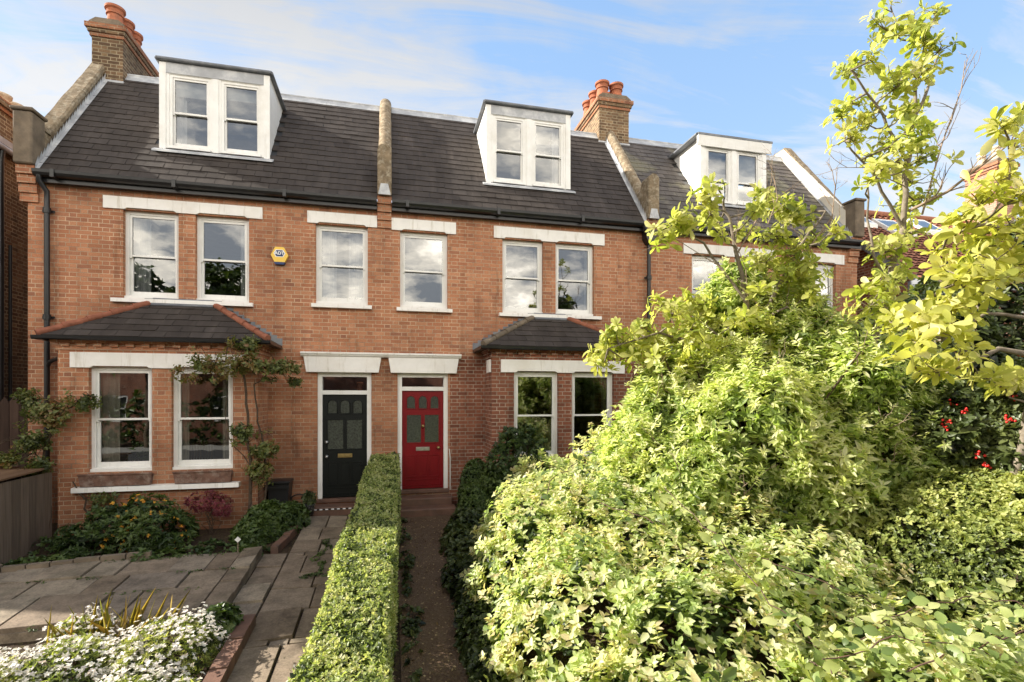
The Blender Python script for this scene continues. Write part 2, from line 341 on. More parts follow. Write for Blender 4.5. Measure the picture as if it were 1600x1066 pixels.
def slates(mb, x0, x1, p0, p1, course=.205, w=.31, skip=None, trim=None, mi=0):
    (y0, z0), (y1, z1) = p0, p1; L = math.hypot(y1-y0, z1-z0); dy, dz = (y1-y0)/L, (z1-z0)/L; ny, nz = -dz, dy
    n = int(L/course)
    for k in range(n+1):
        s0 = k*course; s1 = min(s0+course*1.12, L)
        if s0 >= L-.02: break
        off = (k % 2)*w*.5+random.uniform(-.02, .02); x = x0-off
        xa, xb = (x0, x1) if not trim else trim(s0/L)
        while x < xb:
            a, b = max(x, xa)+.0038, min(x+w, xb)-.0038; x += w
            if b-a < .03: continue
            cy, cz = y0+dy*(s0+s1)/2, z0+dz*(s0+s1)/2
            if skip and skip((a+b)/2, cy, a, b): continue
            j = random.gauss(0, .005); h0 = .013+random.random()*.007; h1 = .003; t = random.uniform(-.003, .003)
            q = [(a, s0+j+t, h0), (b, s0+j-t, h0+random.uniform(-.003, .004)), (b, s1, h1), (a, s1, h1), (a, s0+j+t, .001), (b, s0+j-t, .001)]
            P = [(X, y0+dy*S+ny*H, z0+dz*S+nz*H) for X, S, H in q]; r = random.random()
            mb.face(P[:4], mi, r); mb.face([P[4], P[5], P[1], P[0]], mi, r*.3)
            mb.face([P[4], P[0], P[3]], mi, r*.3); mb.face([P[1], P[5], P[2]], mi, r*.3)
EV = (-.13, 6.13); TOP = (2.3, 9.25); SLOPE = (TOP[1]-EV[1])/(TOP[0]-EV[0])
def roof_z(y): return EV[1]+SLOPE*(y-EV[0])
def roof_y(z): return EV[0]+(z-EV[1])/SLOPE
def main_roof(parent, x0, x1, dormer, mat='slate'):
    dx0, dx1, dyf = dormer
    mb = MB(); sk = lambda cx, cy, a, b: dx0+.03 < cx < dx1-.03 and dyf+.02 < cy < 1.9
    slates(mb, x0, x1, EV, (TOP[0]-.09, TOP[1]-.09*SLOPE), skip=sk)
    # boarding below the slates, open under the dormer
    def deck(a, b, ya, yb): mb.face([(a, ya, roof_z(ya)-.004), (b, ya, roof_z(ya)-.004), (b, yb, roof_z(yb)-.004), (a, yb, roof_z(yb)-.004)], 2, 0)
    deck(x0, dx0+.05, EV[0], TOP[0]); deck(dx1-.05, x1, EV[0], TOP[0]); deck(dx0+.05, dx1-.05, EV[0], dyf+.04); deck(dx0+.05, dx1-.05, 1.88, TOP[0])
    mb.face([(x0, TOP[0], TOP[1]), (x1, TOP[0], TOP[1]), (x1, 7.5, 9.3), (x0, 7.5, 9.3)], 1, .5)
    ro = mb.build('roof', [mat, 'lead_dark', 'black'], parent)
    l = MB(); ya = TOP[0]-.12
    for i in range(int((x1-x0)/1.5)+1):
        a = x0+i*1.5; b = min(a+1.497, x1)
        if b-a < .05: continue
        l.add([(a, ya, roof_z(ya)+.02), (b, ya, roof_z(ya)+.02), (b, TOP[0], TOP[1]+.04), (a, TOP[0], TOP[1]+.04), (b, TOP[0]+.09, TOP[1]+.055), (a, TOP[0]+.09, TOP[1]+.055)], [(0, 1, 2, 3), (3, 2, 4, 5)])
    l.tube([(x0, TOP[0]+.01, TOP[1]+.045), (x1, TOP[0]+.01, TOP[1]+.045)], .028, 8)
    l.build('ridge_flashing', 'lead', ro); return ro
def gutter(parent, x0, x1):
    mb = MB(); pr_ = [(-.12-.065+.065*math.cos(a), 6.10+.07*math.sin(a)) for a in [math.pi+i*math.pi/8 for i in range(9)]]
    outer = [(-.255, 6.115)]+[(y, z) for y, z in pr_]+[(-.12, 6.115)]
    mb.prism([(-.25, 6.11), (-.245, 6.06), (-.22, 6.02), (-.17, 6.0), (-.13, 6.02), (-.125, 6.11)], x0, x1, 'x')
    mb.box(x0, x1, -.122, -.03, 5.93, 6.09)
    x = x0+.3
    while x < x1: mb.box(x-.03, x+.03, -.262, -.123, 5.985, 6.12); x += 1.85
    return mb.build('gutter', 'black', parent)
def parapet(parent, x0, x1, rounded=False, mat='stone', flash=None, flat_to=3.0, zoff=.34, block_w=0, lit=None):
    mb = MB(); r = .055 if not rounded else .12
    hw = (x1-x0)/2; cx = (x0+x1)/2
    path = [(.05, 7.02), (.3, roof_z(.3)+zoff), (1.0, roof_z(1.0)+zoff), (2.2, roof_z(2.2)+zoff), (2.45, 9.52), (flat_to, 9.52)]
    if rounded: prof = [(-hw, -.5)]+[(-hw*math.cos(a), -.13+.13*math.sin(a)) for a in [i*math.pi/8 for i in range(9)]]+[(hw, -.5)]
    else: prof = [(-hw+.03, -.6), (-hw+.03, -.09), (-hw, -.09), (-hw, -.03), (-hw+.03, 0), (hw-.03, 0), (hw, -.03), (hw, -.09), (hw-.03, -.09), (hw-.03, -.6)]
    # walk the slope with small irregularities
    pts = []
    for (a, b) in zip(path, path[1:]):
        n = max(1, int(math.hypot(b[0]-a[0], b[1]-a[1])/.22))
        for i in range(n): pts.append((a[0]+(b[0]-a[0])*i/n, a[1]+(b[1]-a[1])*i/n))
    pts.append(path[-1]); vs = []; np_ = len(prof)
    for i, (y, z) in enumerate(pts):
        a, b = pts[max(i-1, 0)], pts[min(i+1, len(pts)-1)]; L = math.hypot(b[0]-a[0], b[1]-a[1]); ny, nz = -(b[1]-a[1])/L, (b[0]-a[0])/L
        jx = random.uniform(-.006, .006); jn = random.uniform(-.006, .006)
        vs += [(cx+p+jx, y+ny*(q+jn), z+nz*(q+jn)) for p, q in prof]
    fs = [(i*np_+j, i*np_+j+1, (i+1)*np_+j+1, (i+1)*np_+j) for i in range(len(pts)-1) for j in range(np_-1)]
    mb.add(vs, fs, 0, .5, rounded); mb.add(vs[:np_], [tuple(range(np_-1, -1, -1))], 0)
    bw = block_w
    mb.box(x0-bw, x1+bw, -.20, .16, 6.205, 7.10, 1, bev=.02); mb.box(x0+.01, x1-.01, -.1, .5, 5.9, 6.203, 0)
    if rounded: mb.tube([(cx, -.19, 7.08), (cx, .12, 7.10), (cx, .25, roof_z(.25)+zoff-.14)], hw*.98, 14)
    else: mb.box(x0-bw-.03, x1+bw+.03, -.23, .19, 7.10, 7.16, 1, bev=.015)
    ob = mb.build('parapet', [mat, mat if rounded else 'stone2', 'render'], parent)
    if rounded:
        lf = MB(); lf.add([(cx-.07, -.21, 6.42), (cx+.07, -.21, 6.42), (cx+.12, -.225, 6.2), (cx-.12, -.225, 6.2), (cx-.07, -.19, 6.42), (cx+.07, -.19, 6.42), (cx+.12, -.19, 6.2), (cx-.12, -.19, 6.2)], [(0, 3, 2, 1), (0, 1, 5, 4), (1, 2, 6, 5), (2, 3, 7, 6), (3, 0, 4, 7)]); lf.build('lead_saddle', 'lead', ob)
    if flash:
        f = MB()
        for side in flash:
            xx = x0-.012 if side < 0 else x1+.012; L = TOP[0]-.1-EV[0]; n = 26
            for i in range(n):
                a = EV[0]+L*i/n; b = EV[0]+L*(i+1)/n
                q = [(xx, a, roof_z(a)+.0), (xx, b, roof_z(b)), (xx, b, roof_z(b)+.10), (xx, b-.012, roof_z(b)+.17), (xx, a, roof_z(a)+.10)]
                f.face(q if side < 0 else q[::-1])
                xo = xx-.06 if side < 0 else xx+.06
                f.face([(xx, a, roof_z(a)+.03), (xx, b, roof_z(b)+.03), (xo, b, roof_z(b)+.03), (xo, a, roof_z(a)+.03)])
        f.build('stepped_flashing', 'lead', ob)
    return ob
def kneeler(mb, x0, x1, mi=0):
    for k in range(4):
        o = .035*(k+1); mb.box(x0-.0, x1, -o, .05, 5.60+k*.15, 5.75+k*.15-.002, mi)
POT = [(.16, 0), (.16, .05), (.145, .07), (.125, .24), (.125, .25), (.15, .26), (.15, .285), (.13, .295), (.14, .34), (.172, .36), (.172, .40), (.15, .41), (.115, .41), (.11, .1)]
def chimney(parent, x0, x1, y0, y1, zb, zs, pots, mat='brick_stock', potmat='terracotta', cap='stone2', potscale=1.0):
    mb = MB(); mb.box(x0, x1, y0, y1, zb, zs, 0)
    for k, (o, h) in enumerate(((.03, .075), (.06, .075), (.095, .10))):
        z = zs+sum((.075, .075, .10)[:k]); mb.box(x0-o, x1+o, y0-o, y1+o, z, z+h-.002, 1 if k != 1 else 0)
    z = zs+.25; mb.box(x0-.05, x1+.05, y0-.05, y1+.05, z, z+.07, 2, bev=.02)
    mb.prism([(x0-.03, z+.07), (x1+.03, z+.07), (x1-.08, z+.15), (x0+.08, z+.15)], y0-.03, y1+.03, 'y', 2)
    ch = mb.build('chimney', [mat, 'brick', cap], parent)
    f = MB(); f.box(x0-.02, x1+.02, y0-.025, y0+.2, zb+.25, zb+.42); f.build('flashing', 'lead', ch)
    for (px, py) in pots:
        p = MB(); p.lathe([(a*potscale, b*1.2) for a, b in POT], (px, py, z+.13), 24, 0, .5, False); p.build('chimney_pot', potmat, ch)
    return ch
def dormer(parent, x0, x1, yf, z0, z1, kind, curtains, meet=.5):
    fas = .22; b = MB(); pw = .15
    zt = z1-fas; yb = roof_y(z1)+.1
    # front framework with two openings
    mid = .17; ow = (x1-x0-2*pw-mid)/2
    o1 = (x0+pw, x0+pw+ow, z0+.06, zt); o2 = (x1-pw-ow, x1-pw, z0+.06, zt)
    wall_holes(b, x0, x1, z0, z1, [o1, o2], yf, .03)
    b.box(x0-.012, x0+.10, yf-.02, yf+.0, z0, z1-.02); b.box(x1-.10, x1+.012, yf-.02, yf, z0, z1-.02)
    b.box((x0+x1)/2-.05, (x0+x1)/2+.05, yf-.018, yf, z0+.06, zt)
    for xx, s in ((x0, -1), (x1, 1)):   # cheeks following the slope
        for dx in (0, -s*.05):
            b.face([(xx+dx, yf, z0), (xx+dx, yf, z1), (xx+dx, yb, z1), (xx+dx, roof_y(z1)-.0, z1-.01)])
        if kind == 'board':
            b.box(xx-.006 if s < 0 else xx, xx if s < 0 else xx+.006, yf+.02, yf+.10, z0, z1)
    d = b.build('dormer', 'white', parent)
    t = MB(); ov = .05 if kind != 'wide' else .13
    t.prism([(yf-.05-(.06 if kind == 'wide' else 0), z1), (yb+.4, z1+.0), (yb+.4, z1+.06), (yf-.05-(.06 if kind == 'wide' else 0), z1+.05)], x0-ov, x1+ov, 'x')
    t.tube([(x0-ov, yf-.055, z1+.03), (x1+ov, yf-.055, z1+.03)], .035, 8)
    for xx in (x0-ov, x1+ov): t.tube([(xx, yf-.05, z1+.03), (xx, yb+.2, z1+.03)], .032, 8)
    t.build('dormer_roof', 'lead_dark', d)
    p = MB(); p.box(x0+.10, x1-.10, yf-.014, yf-.001, zt+.01, z1-.005) if kind != 'wide' else p.prism([(yf-.10, z1-.003), (yf-.03, z1-.003), (yf-.03, z1-.24), (yf-.06, z1-.24)], x0-.12, x1+.12, 'x')
    p.build('fascia', 'lead' if kind != 'wide' else 'white', d)
    a = MB(); a.prism([(yf-.16, z0-.07), (yf+.05, z0+.05), (yf+.05, z0+.085), (yf-.15, z0-.03)], x0-.09, x1+.09, 'x'); a.build('apron', 'lead', d)
    for o, cu in zip((o1, o2), curtains):
        w = sash_window(d, *o, yf-.075, 'glass', cu[0], meet=meet, fw=.05, rail=.04, blind=cu[1])
    return d
def panel_door(parent, x0, x1, z0, z1, y, mat, style):
    lf = MB(); lf.box(x0, x1, y, y+.045, z0, z1)
    W = x1-x0; H = z1-z0
    def mould(a, b, c, d, w=.018, pr_=.012):
        lf.frame(a, b, c, d, w, y-pr_, y+.002)
    gl = MB()
    def pane(a, b, c, d, arch=False):
        pts = [(a, c), (b, c), (b, d)]
        if arch:
            r = (b-a)/2; pts = [(a, c), (b, c)]+[((a+b)/2+r*math.cos(t), d-r+r*math.sin(t)) for t in [i*math.pi/12 for i in range(13)]]
            lf.tube([(p[0], y-.004, p[1]) for p in pts+[pts[0]]], .011, 6)
        else:
            pts = [(a, c), (b, c), (b, d), (a, d)]; mould(a-.015, b+.015, c-.015, d+.015)
        gl.face([(p[0], y-.003, p[1]) for p in pts])
    gz0 = z0+H*.815
    pw = W*.215
    for i in range(3):
        cx = x0+W*(.5+(i-1)*.285); pane(cx-pw/2, cx+pw/2, gz0, gz0+H*.135, True)
    pane(x0+W*.11, x0+W*.46, z0+H*.47, z0+H*.755); pane(x0+W*.54, x0+W*.89, z0+H*.47, z0+H*.755)
    for a, b in ((.10, .35), (.385, .615), (.65, .90)):
        mould(x0+W*a, x0+W*b, z0+H*.12, z0+H*.345)
        lf.box(x0+W*a+.03, x0+W*b-.03, y-.006, y+.001, z0+H*.145, z0+H*.32)
    mould(x0+W*.08, x0+W*.92, z0+H*.03, z0+H*.095, .012)
    lf.box(x0+.0, x1, y-.03, y, z0+.01, z0+.045)
    door = lf.build('door', mat, parent)
    gl.build('glazing', 'obscure', door)
    lb = MB(); lz = z0+H*.405; cx = x0+W*.5
    lb.box(cx-.14, cx+.14, y-.013, y-.0005, lz-.04, lz+.04, bev=.005); lb.box(cx-.10, cx+.10, y-.02, y-.0135, lz-.022, lz+.022, bev=.004)
    lb.build('letterbox', 'brass' if style == 'black' else 'chrome', door)
    kx = x0+W*.09 if style == 'black' else x1-W*.12
    for z in ((z0+H*.40, z0+H*.54) if style == 'black' else (z0+H*.415, z0+H*.64)):
        k = MB(); kk = kx if style == 'black' or z < z0+H*.5 else x0+W*.5
        k.lathe([(0, -.0), (.03, 0), (.034, .01), (.02, .02), (.016, .035), (.03, .05), (.028, .065), (0, .072)], (0, 0, 0), 12)
        n = 12*8; vs = k.v[-n:]; k.v[-n:] = [(kk+p[0], y-p[2], z+p[1]) for p in vs]
        k.build('door_knob' if z < z0+H*.5 else 'door_lock', 'brass' if style != 'black' else 'chrome', door)
    return door
def bay(parent, x0, x1, wins, rx0, rx1, side_pipe=None, mat=0, eave=(0, 0), glass='glass_low', curt=(None, None), hip=('ridge_tile', 'ridge_tile'), y=-.8, sills=True):
    z1 = 3.16; w = MB(); dk = 1 if mat else 0
    holes = [(a, b, .97, 2.72) for a, b in wins]
    wall_holes(w, x0, x1, -.35, z1, holes, y, .22, dk)
    for xx, s in ((x0, -1), (x1, 1)):
        f = [(xx, y, -.35), (xx, y, z1), (xx, .02, z1), (xx, .02, -.35)]
        w.face(f if s < 0 else f[::-1], dk)
        i = xx-s*.2; f = [(i, y+.22, -.35), (i, y+.22, z1), (i, .02, z1), (i, .02, -.35)]; w.face(f, 2)
    # corbel table: a string course and a row of dentil bricks
    w.box(x0-.02, x1+.02, y-.02, .0, 2.985, 3.04, dk); w.box(x0-.075, x1+.075, y-.075, .0, 3.105, 3.165, dk)
    n = int((x1-x0)/.225)
    for i in range(n):
        a = x0+(i+.28)*(x1-x0)/n; w.box(a, a+.115, y-.055, y+.01, 3.042, 3.103, dk)
    for s, xx in ((-1, x0), (1, x1)):
        for j in range(3): yy = y+.12+j*.225; w.box(xx-.055 if s < 0 else xx-.01, xx+.01 if s < 0 else xx+.055, yy, yy+.115, 3.042, 3.103, dk)
    b = w.build('bay', ['brick', 'brick_deep', 'inside'], parent)
    # roof
    r = MB(); ez = 3.20; ey = y-.17; ex0, ex1 = x0-.2, x1+.2; tz = 3.93
    A, B_, C_, D_ = (ex0, ey, ez), (ex1, ey, ez), (rx1, 0, tz), (rx0, 0, tz)
    tr = lambda f: (ex0+(rx0-ex0)*f, ex1+(rx1-ex1)*f)
    slates(r, ex0, ex1, (ey, ez), (0, tz), .20, .36, trim=tr)
    r.face([A, B_, C_, D_], 0, 0); r.face([A, D_, (ex0, 0, ez)], 0, .2); r.face([B_, (ex1, 0, ez), C_], 0, .2)
    for k in range(5):    # slates on the hipped ends
        for (e, t) in ((ex0, rx0), (ex1, rx1)):
            f0, f1 = k/5, (k+1)/5; xa, xb = e+(t-e)*f0, e+(t-e)*f1; za, zb = ez+(tz-ez)*f0, ez+(tz-ez)*f1
            s = -1 if e < t else 1
            q = [(xa, ey*(1-f0), za+.016), (xa, 0, za+.016), (xb, 0, zb+.004), (xb, ey*(1-f1), zb+.004)]
            r.face(q if s > 0 else q[::-1], 0, random.random())
    r.face([A, (ex0, 0, ez), (ex1, 0, ez), B_], 1)
    ro = r.build('bay_roof', ['slate', 'black'], b)
    for (e, t), mt in zip(((A, D_), (B_, C_)), hip):
        h = MB(); e, t = Vector(e), Vector(t); n = 5
        for i in range(n):
            p = e.lerp(t, i/n)+Vector((0, 0, .03)); q = e.lerp(t, (i+1.06)/n)+Vector((0, 0, .015)); h.tube([p, q], [.062, .05], 10)
        h.build('hip_tile', mt, b)
    g = MB(); g.prism([(ey-.055, ez-.005), (ey-.05, ez-.05), (ey-.02, ez-.07), (ey+.03, ez-.06), (ey+.03, ez-.005)], ex0-.05, ex1+.05, 'x')
    for xx in (ex0, ex1): g.box(xx-.05, xx+.05, ey+.03, -.01, ez-.065, ez-.006)
    g.build('bay_gutter', 'black', b)
    l = MB()
    for i in range(12):     # stepped lead against the brickwork
        for (e, t, s) in ((ex0, rx0, -1), (ex1, rx1, 1)):
            f = i/12; xx = e+(t-e)*f; zz = ez+(tz-ez)*f; ww = abs(t-e)/12+.06
            l.box(xx-.05 if s < 0 else xx-ww+.05, xx+ww-.05 if s < 0 else xx+.05, -.006-.0004*i, .0, zz, zz+.14)
    l.prism([(-.10, tz-.06), (-.003, tz+.0), (-.003, tz+.09), (-.012, tz+.09), (-.11, tz-.045)], rx0-.02, rx1+.02, 'x')
    l.build('flashing', 'lead_dark', b)
    lx0, lx1 = x0+.18, x1-.2
    lintel(b, lx0, lx1, 2.70, 2.95, y, wins)
    for (a, c), cu in zip(wins, curt):
        sash_window(b, a, c, .97, 2.72, y, glass, cu[0] if cu else None, cu[1] if cu else 'curtain')
    if sills: sill(b, x0+.24, x1-.28, .66, .75, y, .12)
    return b
def house_shell(mb, x0, x1, holes, mif=None, z1=6.13, end=None):
    wall_holes(mb, x0, x1, -.3, z1, holes, 0.0, .26, 0, mif)
    mb.face([(x1, 9, -.3), (x0, 9, -.3), (x0, 9, 9.25), (x1, 9, 9.25)], 0)
    for xx, s in ((x0, -1), (x1, 1)):
        for d, k in ((0, 0), (-s*.12, 2)):
            f = [(xx+d, .26 if k else 0, -.3), (xx+d, .26 if k else 0, 6.13), (xx+d, TOP[0], 9.2), (xx+d, 9, 9.2), (xx+d, 9, -.3)]
            mb.face(f if s < 0 else f[::-1], k)
    for z in (.15, 3.2, 6.05): mb.box(x0+.12, x1-.12, .262, 9, z, z+.06, 3)
    mb.box(x0+.12, x1-.12, 4.6, 4.65, .21, 6.0, 2)
def downpipe(parent, pts, rad=.042, hopper=None, collars=()):
    mb = MB(); mb.tube(pts, rad, 10)
    for c in collars: mb.tube([(c[0], c[1], c[2]-.045), (c[0], c[1], c[2]+.045)], rad*1.4, 10); mb.box(c[0]-.09, c[0]+.09, c[1]+rad*.8, c[1]+rad*.8+.02, c[2]-.02, c[2]+.02)
    if hopper:
        x, y, z = hopper; mb.prism([(x-.13, z+.12), (x+.13, z+.12), (x+.13, z-.02), (x+.06, z-.14), (x-.06, z-.14), (x-.13, z-.02)], y-.11, y+.1)
        mb.box(x-.145, x+.145, y-.125, y+.11, z+.12, z+.15)
    return mb.build('drainpipe', 'black', parent)
def door_head(parent, x0, x1, proud=.09):
    mb = MB()
    mb.prism([(x0+.05, 2.70), (x1-.05, 2.70), (x1-.0, 3.0), (x0+.0, 3.0)], -proud, .06)
    return mb

PARTY = -.11
# ---------------------------------------------------------------- LEFT HOUSE (black door)
HL = thing('terraced_house', 'red brick terraced house with black front door and terracotta hipped bay roof', 'house', (-3.1, 0, 0), 'terraced houses in the brick row')
mb = MB()
holes = [(-4.69, -3.80, 4.0, 5.60), (-3.52, -2.61, 4.0, 5.60), (-1.42, -.44, 4.04, 5.60), (-1.39, -.37, .18, 2.72), (-4.9, -2.6, .4, 2.72)]
house_shell(mb, -6.13, PARTY, holes); kneeler(mb, -6.23, -5.96); kneeler(mb, -.25, PARTY-.002)
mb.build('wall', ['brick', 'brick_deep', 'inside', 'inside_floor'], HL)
main_roof(HL, -5.97, -.25, (-4.31, -2.37, .56)); gutter(HL, -5.94, -.26)
parapet(HL, -6.24, -5.96, flash=(1,)); 
chimney(HL, -6.2, -5.62, 2.1, 3.55, 8.6, 9.92, [(-5.91, 2.42), (-5.91, 2.84), (-5.91, 3.24)], potscale=1.12)
lintel(HL, -4.99, -2.37, 5.60, 5.82, 0, [(-4.69, -3.8), (-3.52, -2.61)]); lintel(HL, -1.57, -.26, 5.60, 5.83, 0, [(-1.42, -.44)])
sill(HL, -4.85, -2.53, 3.92, 4.0, 0); sill(HL, -1.49, -.36, 3.96, 4.04, 0)
sash_window(HL, -4.69, -3.80, 4.0, 5.60, 0, curtain=[('l', .36)]); sash_window(HL, -3.52, -2.61, 4.0, 5.60, 0, curtain=[('r', .2)])
sash_window(HL, -1.42, -.44, 4.04, 5.60, 0, curtain=[('l', .34), ('r', .36)])
dormer(HL, -4.31, -2.37, .55, 6.95, 8.68, 'lead', [([('l', .3)], .35), (None, .3)])
bay(HL, -5.26, -2.27, [(-4.83, -3.91), (-3.62, -2.67)], -4.19, -3.22, curt=(([('l', .34), ('r', .1)], 'curtain'), ([('l', .16), ('r', .22)], 'curtain')))
downpipe(HL, [(-5.86, -.2, 6.02), (-5.86, -.19, 5.93), (-5.80, -.09, 5.78), (-5.80, -.09, 5.6), (-5.80, -.09, 0)], collars=[(-5.8, -.09, 5.45), (-5.8, -.09, 3.6), (-5.8, -.09, 1.8)])
m_ = MB(); m_.tube([(-5.42, -.45, 2.98), (-5.5, -.3, 2.88), (-5.74, -.12, 2.83), (-5.8, -.09, 2.72)], .034, 8); m_.build('bay_drainpipe', 'black', HL)
dh = door_head(HL, -1.63, -.18); 
dh.prism([(-.13, 3.0), (.02, 3.0), (.02, 3.03), (-.02, 3.06), (-.02, 3.09), (-.13, 3.09)][:0] or [(-.09, 3.001), (-.115, 3.02), (-.13, 3.05), (-.145, 3.055), (-.145, 3.085), (.0, 3.10), (.0, 3.001)], -1.68, PARTY-.001, 'x')
dh.build('door_hood', 'white_lintel', HL)
def doorcase(parent, x0, x1, zb, zt_door, mat, style, y=.05, dy=.16):
    f = MB(); f.frame(x0+.002, x1-.002, zb, 2.70, .085, y, y+.2, wb=.02); f.box(x0+.087, x1-.087, y+.02, y+.18, zt_door+.004, zt_door+.085)
    fr = f.build('door_frame', 'white', parent)
    g = MB(); g.face([(x0+.09, y+.1, zt_door+.085), (x1-.09, y+.1, zt_door+.085), (x1-.09, y+.1, 2.615), (x0+.09, y+.1, 2.615)]); g.build('fanlight', 'glass_low', fr)
    panel_door(parent, x0+.09, x1-.09, zb+.03, zt_door, y+.06, mat, style)
    t = MB(); t.box(x0-.02, x1+.02, -.03, .3, zb-.05, zb+.025, bev=.01); t.build('threshold', 'step', fr)
doorcase(HL, -1.39, -.37, .19, 2.26, 'door_black', 'black')
# ---------------------------------------------------------------- MIDDLE HOUSE (red door)
HM = thing('terraced_house', 'middle brick terraced house with bright red front door and white paired lintels', 'house', (2.8, 0, 0), 'terraced houses in the brick row')
mb = MB()
holes = [(.19, 1.15, 4.03, 5.58), (2.31, 3.21, 4.0, 5.57), (3.49, 4.38, 4.0, 5.57), (.14, 1.16, .3, 2.72), (2.3, 4.5, .4, 2.72)]
zs_split = 3.06
class _S: pass
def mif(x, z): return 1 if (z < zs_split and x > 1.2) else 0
holes2 = holes
xs_force = [(1.2, 1.2001, 3.06, 3.0601)]
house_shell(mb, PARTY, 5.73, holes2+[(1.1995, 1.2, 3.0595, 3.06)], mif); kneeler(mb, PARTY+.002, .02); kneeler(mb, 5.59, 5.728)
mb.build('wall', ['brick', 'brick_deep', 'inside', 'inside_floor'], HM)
main_roof(HM, .02, 5.60, (2.06, 4.0, .53)); gutter(HM, .03, 5.58)
parapet(HM, -.25, .02, rounded=True); parapet(HM, 5.60, 5.87, rounded=True, flash=(-1,))
chimney(HM, 5.4, 6.25, 2.1, 3.7, 8.6, 9.9, [(5.62, 2.42), (6.03, 2.42), (5.62, 2.9), (5.62, 3.38), (6.03, 2.9)], potscale=1.15)
lintel(HM, .02, 1.32, 5.58, 5.82, 0, [(.19, 1.15)]); lintel(HM, 2.12, 4.62, 5.57, 5.82, 0, [(2.31, 3.21), (3.49, 4.38)])
sill(HM, .12, 1.24, 3.95, 4.03, 0); sill(HM, 2.23, 4.53, 3.92, 4.0, 0)
sash_window(HM, .19, 1.15, 4.03, 5.58, 0, curtain=[('r', .1)], cmat='curtain'); sash_window(HM, 2.31, 3.21, 4.0, 5.57, 0, curtain=[('r', .1)]); sash_window(HM, 3.49, 4.38, 4.0, 5.57, 0, curtain=[('r', .1)])
dormer(HM, 2.06, 4.0, .52, 6.9, 8.68, 'board', [(None, 0), ([('r', .25)], 0)])
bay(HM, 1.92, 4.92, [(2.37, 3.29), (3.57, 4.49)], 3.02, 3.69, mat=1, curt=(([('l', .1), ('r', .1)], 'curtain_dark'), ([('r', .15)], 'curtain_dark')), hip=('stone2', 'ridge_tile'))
l_ = MB(); l_.box(1.885, 1.925, -.74, -.42, 2.70, 2.95); l_.build('lintel_return', 'white_lintel', HM)
downpipe(HM, [(5.5, -.2, 6.02), (5.52, -.2, 5.93), (5.66, -.16, 5.80)], .045)
downpipe(HM, [(5.66, -.10, 5.72), (5.66, -.10, 0)], hopper=(5.66, -.13, 5.78), collars=[(5.66, -.1, 4.9), (5.66, -.1, 3.2), (5.66, -.1, 1.5)])
dh = door_head(HM, -.04, 1.37)
dh.prism([(-.09, 3.001), (-.115, 3.02), (-.13, 3.05), (-.145, 3.055), (-.145, 3.085), (.0, 3.10), (.0, 3.001)], PARTY+.001, 1.42, 'x')
dh.build('door_hood', 'white_lintel', HM)
doorcase(HM, .14, 1.16, .30, 2.34, 'door_red', 'red')
cb = MB(); cb.tube([(1.2, -.012, .3), (1.2, -.012, .95), (1.185, -.012, 1.12), (1.17, .03, 1.17)], .009, 6); cb.build('cable', 'white', HM)
# ---------------------------------------------------------------- RIGHT HOUSE
HR = thing('terraced_house', 'end brick terraced house behind the yellow green tree with cream dormer', 'house', (8.6, 0, 0), 'terraced houses in the brick row')
mb = MB()
holes = [(6.81, 7.70, 4.0, 5.53), (7.95, 8.82, 4.0, 5.53), (9.95, 10.85, 4.03, 5.53), (9.9, 10.9, .3, 2.7), (6.7, 9.0, .4, 2.72)]
house_shell(mb, 5.73, 11.5, holes); kneeler(mb, 5.732, 5.87); kneeler(mb, 11.2, 11.5)
mb.build('wall', ['brick', 'brick_deep', 'inside', 'inside_floor'], HR)
main_roof(HR, 5.87, 11.25, (7.36, 9.3, .56), 'slate_old'); gutter(HR, 5.88, 11.5)
po = parapet(HR, 11.25, 11.53, flash=(-1,), flat_to=4.0, zoff=.42)
li = MB(); li.prism([(.1, roof_z(.1)+.1), (.1, 6.95), (2.2, roof_z(2.2)+.36), (2.45, 9.46), (4.0, 9.46), (4.0, 9.32), (2.3, 9.30)], 11.236, 11.30, 'x'); li.build('parapet_render', 'render', po)
lintel(HR, 6.58, 9.05, 5.53, 5.77, 0, [(6.81, 7.7), (7.95, 8.82)]); lintel(HR, 9.75, 11.08, 5.53, 5.77, 0, [(9.95, 10.85)])
sill(HR, 6.7, 8.95, 3.92, 4.0, 0); sill(HR, 9.85, 10.95, 3.95, 4.03, 0)
for a in ((6.81, 7.70, 4.0, 5.53), (7.95, 8.82, 4.0, 5.53), (9.95, 10.85, 4.03, 5.53)): sash_window(HR, *a, 0, curtain=[('r', .3)] if a[0] > 9 else None)
dormer(HR, 7.4, 9.25, .55, 6.95, 8.60, 'wide', [(None, 0), (None, .75)], meet=.42)
bay(HR, 6.35, 9.3, [(6.8, 7.7), (7.98, 8.9)], 7.4, 8.2)
doorcase(HR, 9.9, 10.9, .3, 2.3, 'door_black', 'black')
# ---------------------------------------------------------------- neighbours
NL = thing('neighbouring_house', 'brown stock brick house at the left edge with black drainpipes and cream chimney pots', 'house', (-10, 3, 0))
w = MB(); w.box(-12.6, -9.0, -1.1, 9, -.3, 7.1, 0); w.box(-20, -12.61, 1.5, 9, -.3, 6.5, 0); w.box(-8.99, -7.6, .9, 9, -.3, 7.1, 0); w.box(-7.62, -7.5, .85, 9, 7.1, 7.22, 1)  # unseen front wing and far block, roofs too, are shaped to shade the garden
w.build('wall', ['brick_stock', 'brick_stock'], NL)
r = MB(); r.prism([(-1.3, 7.1), (.7, 9.0), (5, 9.0), (9.2, 7.1)], -12.7, -9.7, 'x', 0); r.prism([(1.3, 6.5), (4, 8.4), (9.2, 6.5)], -20, -12.71, 'x', 0); r.prism([(-7.45, 7.22), (-9.6, 7.22), (-9.6, 8.3)], .9, 9.0, 'y', 0); r.build('roof', 'slate', NL)
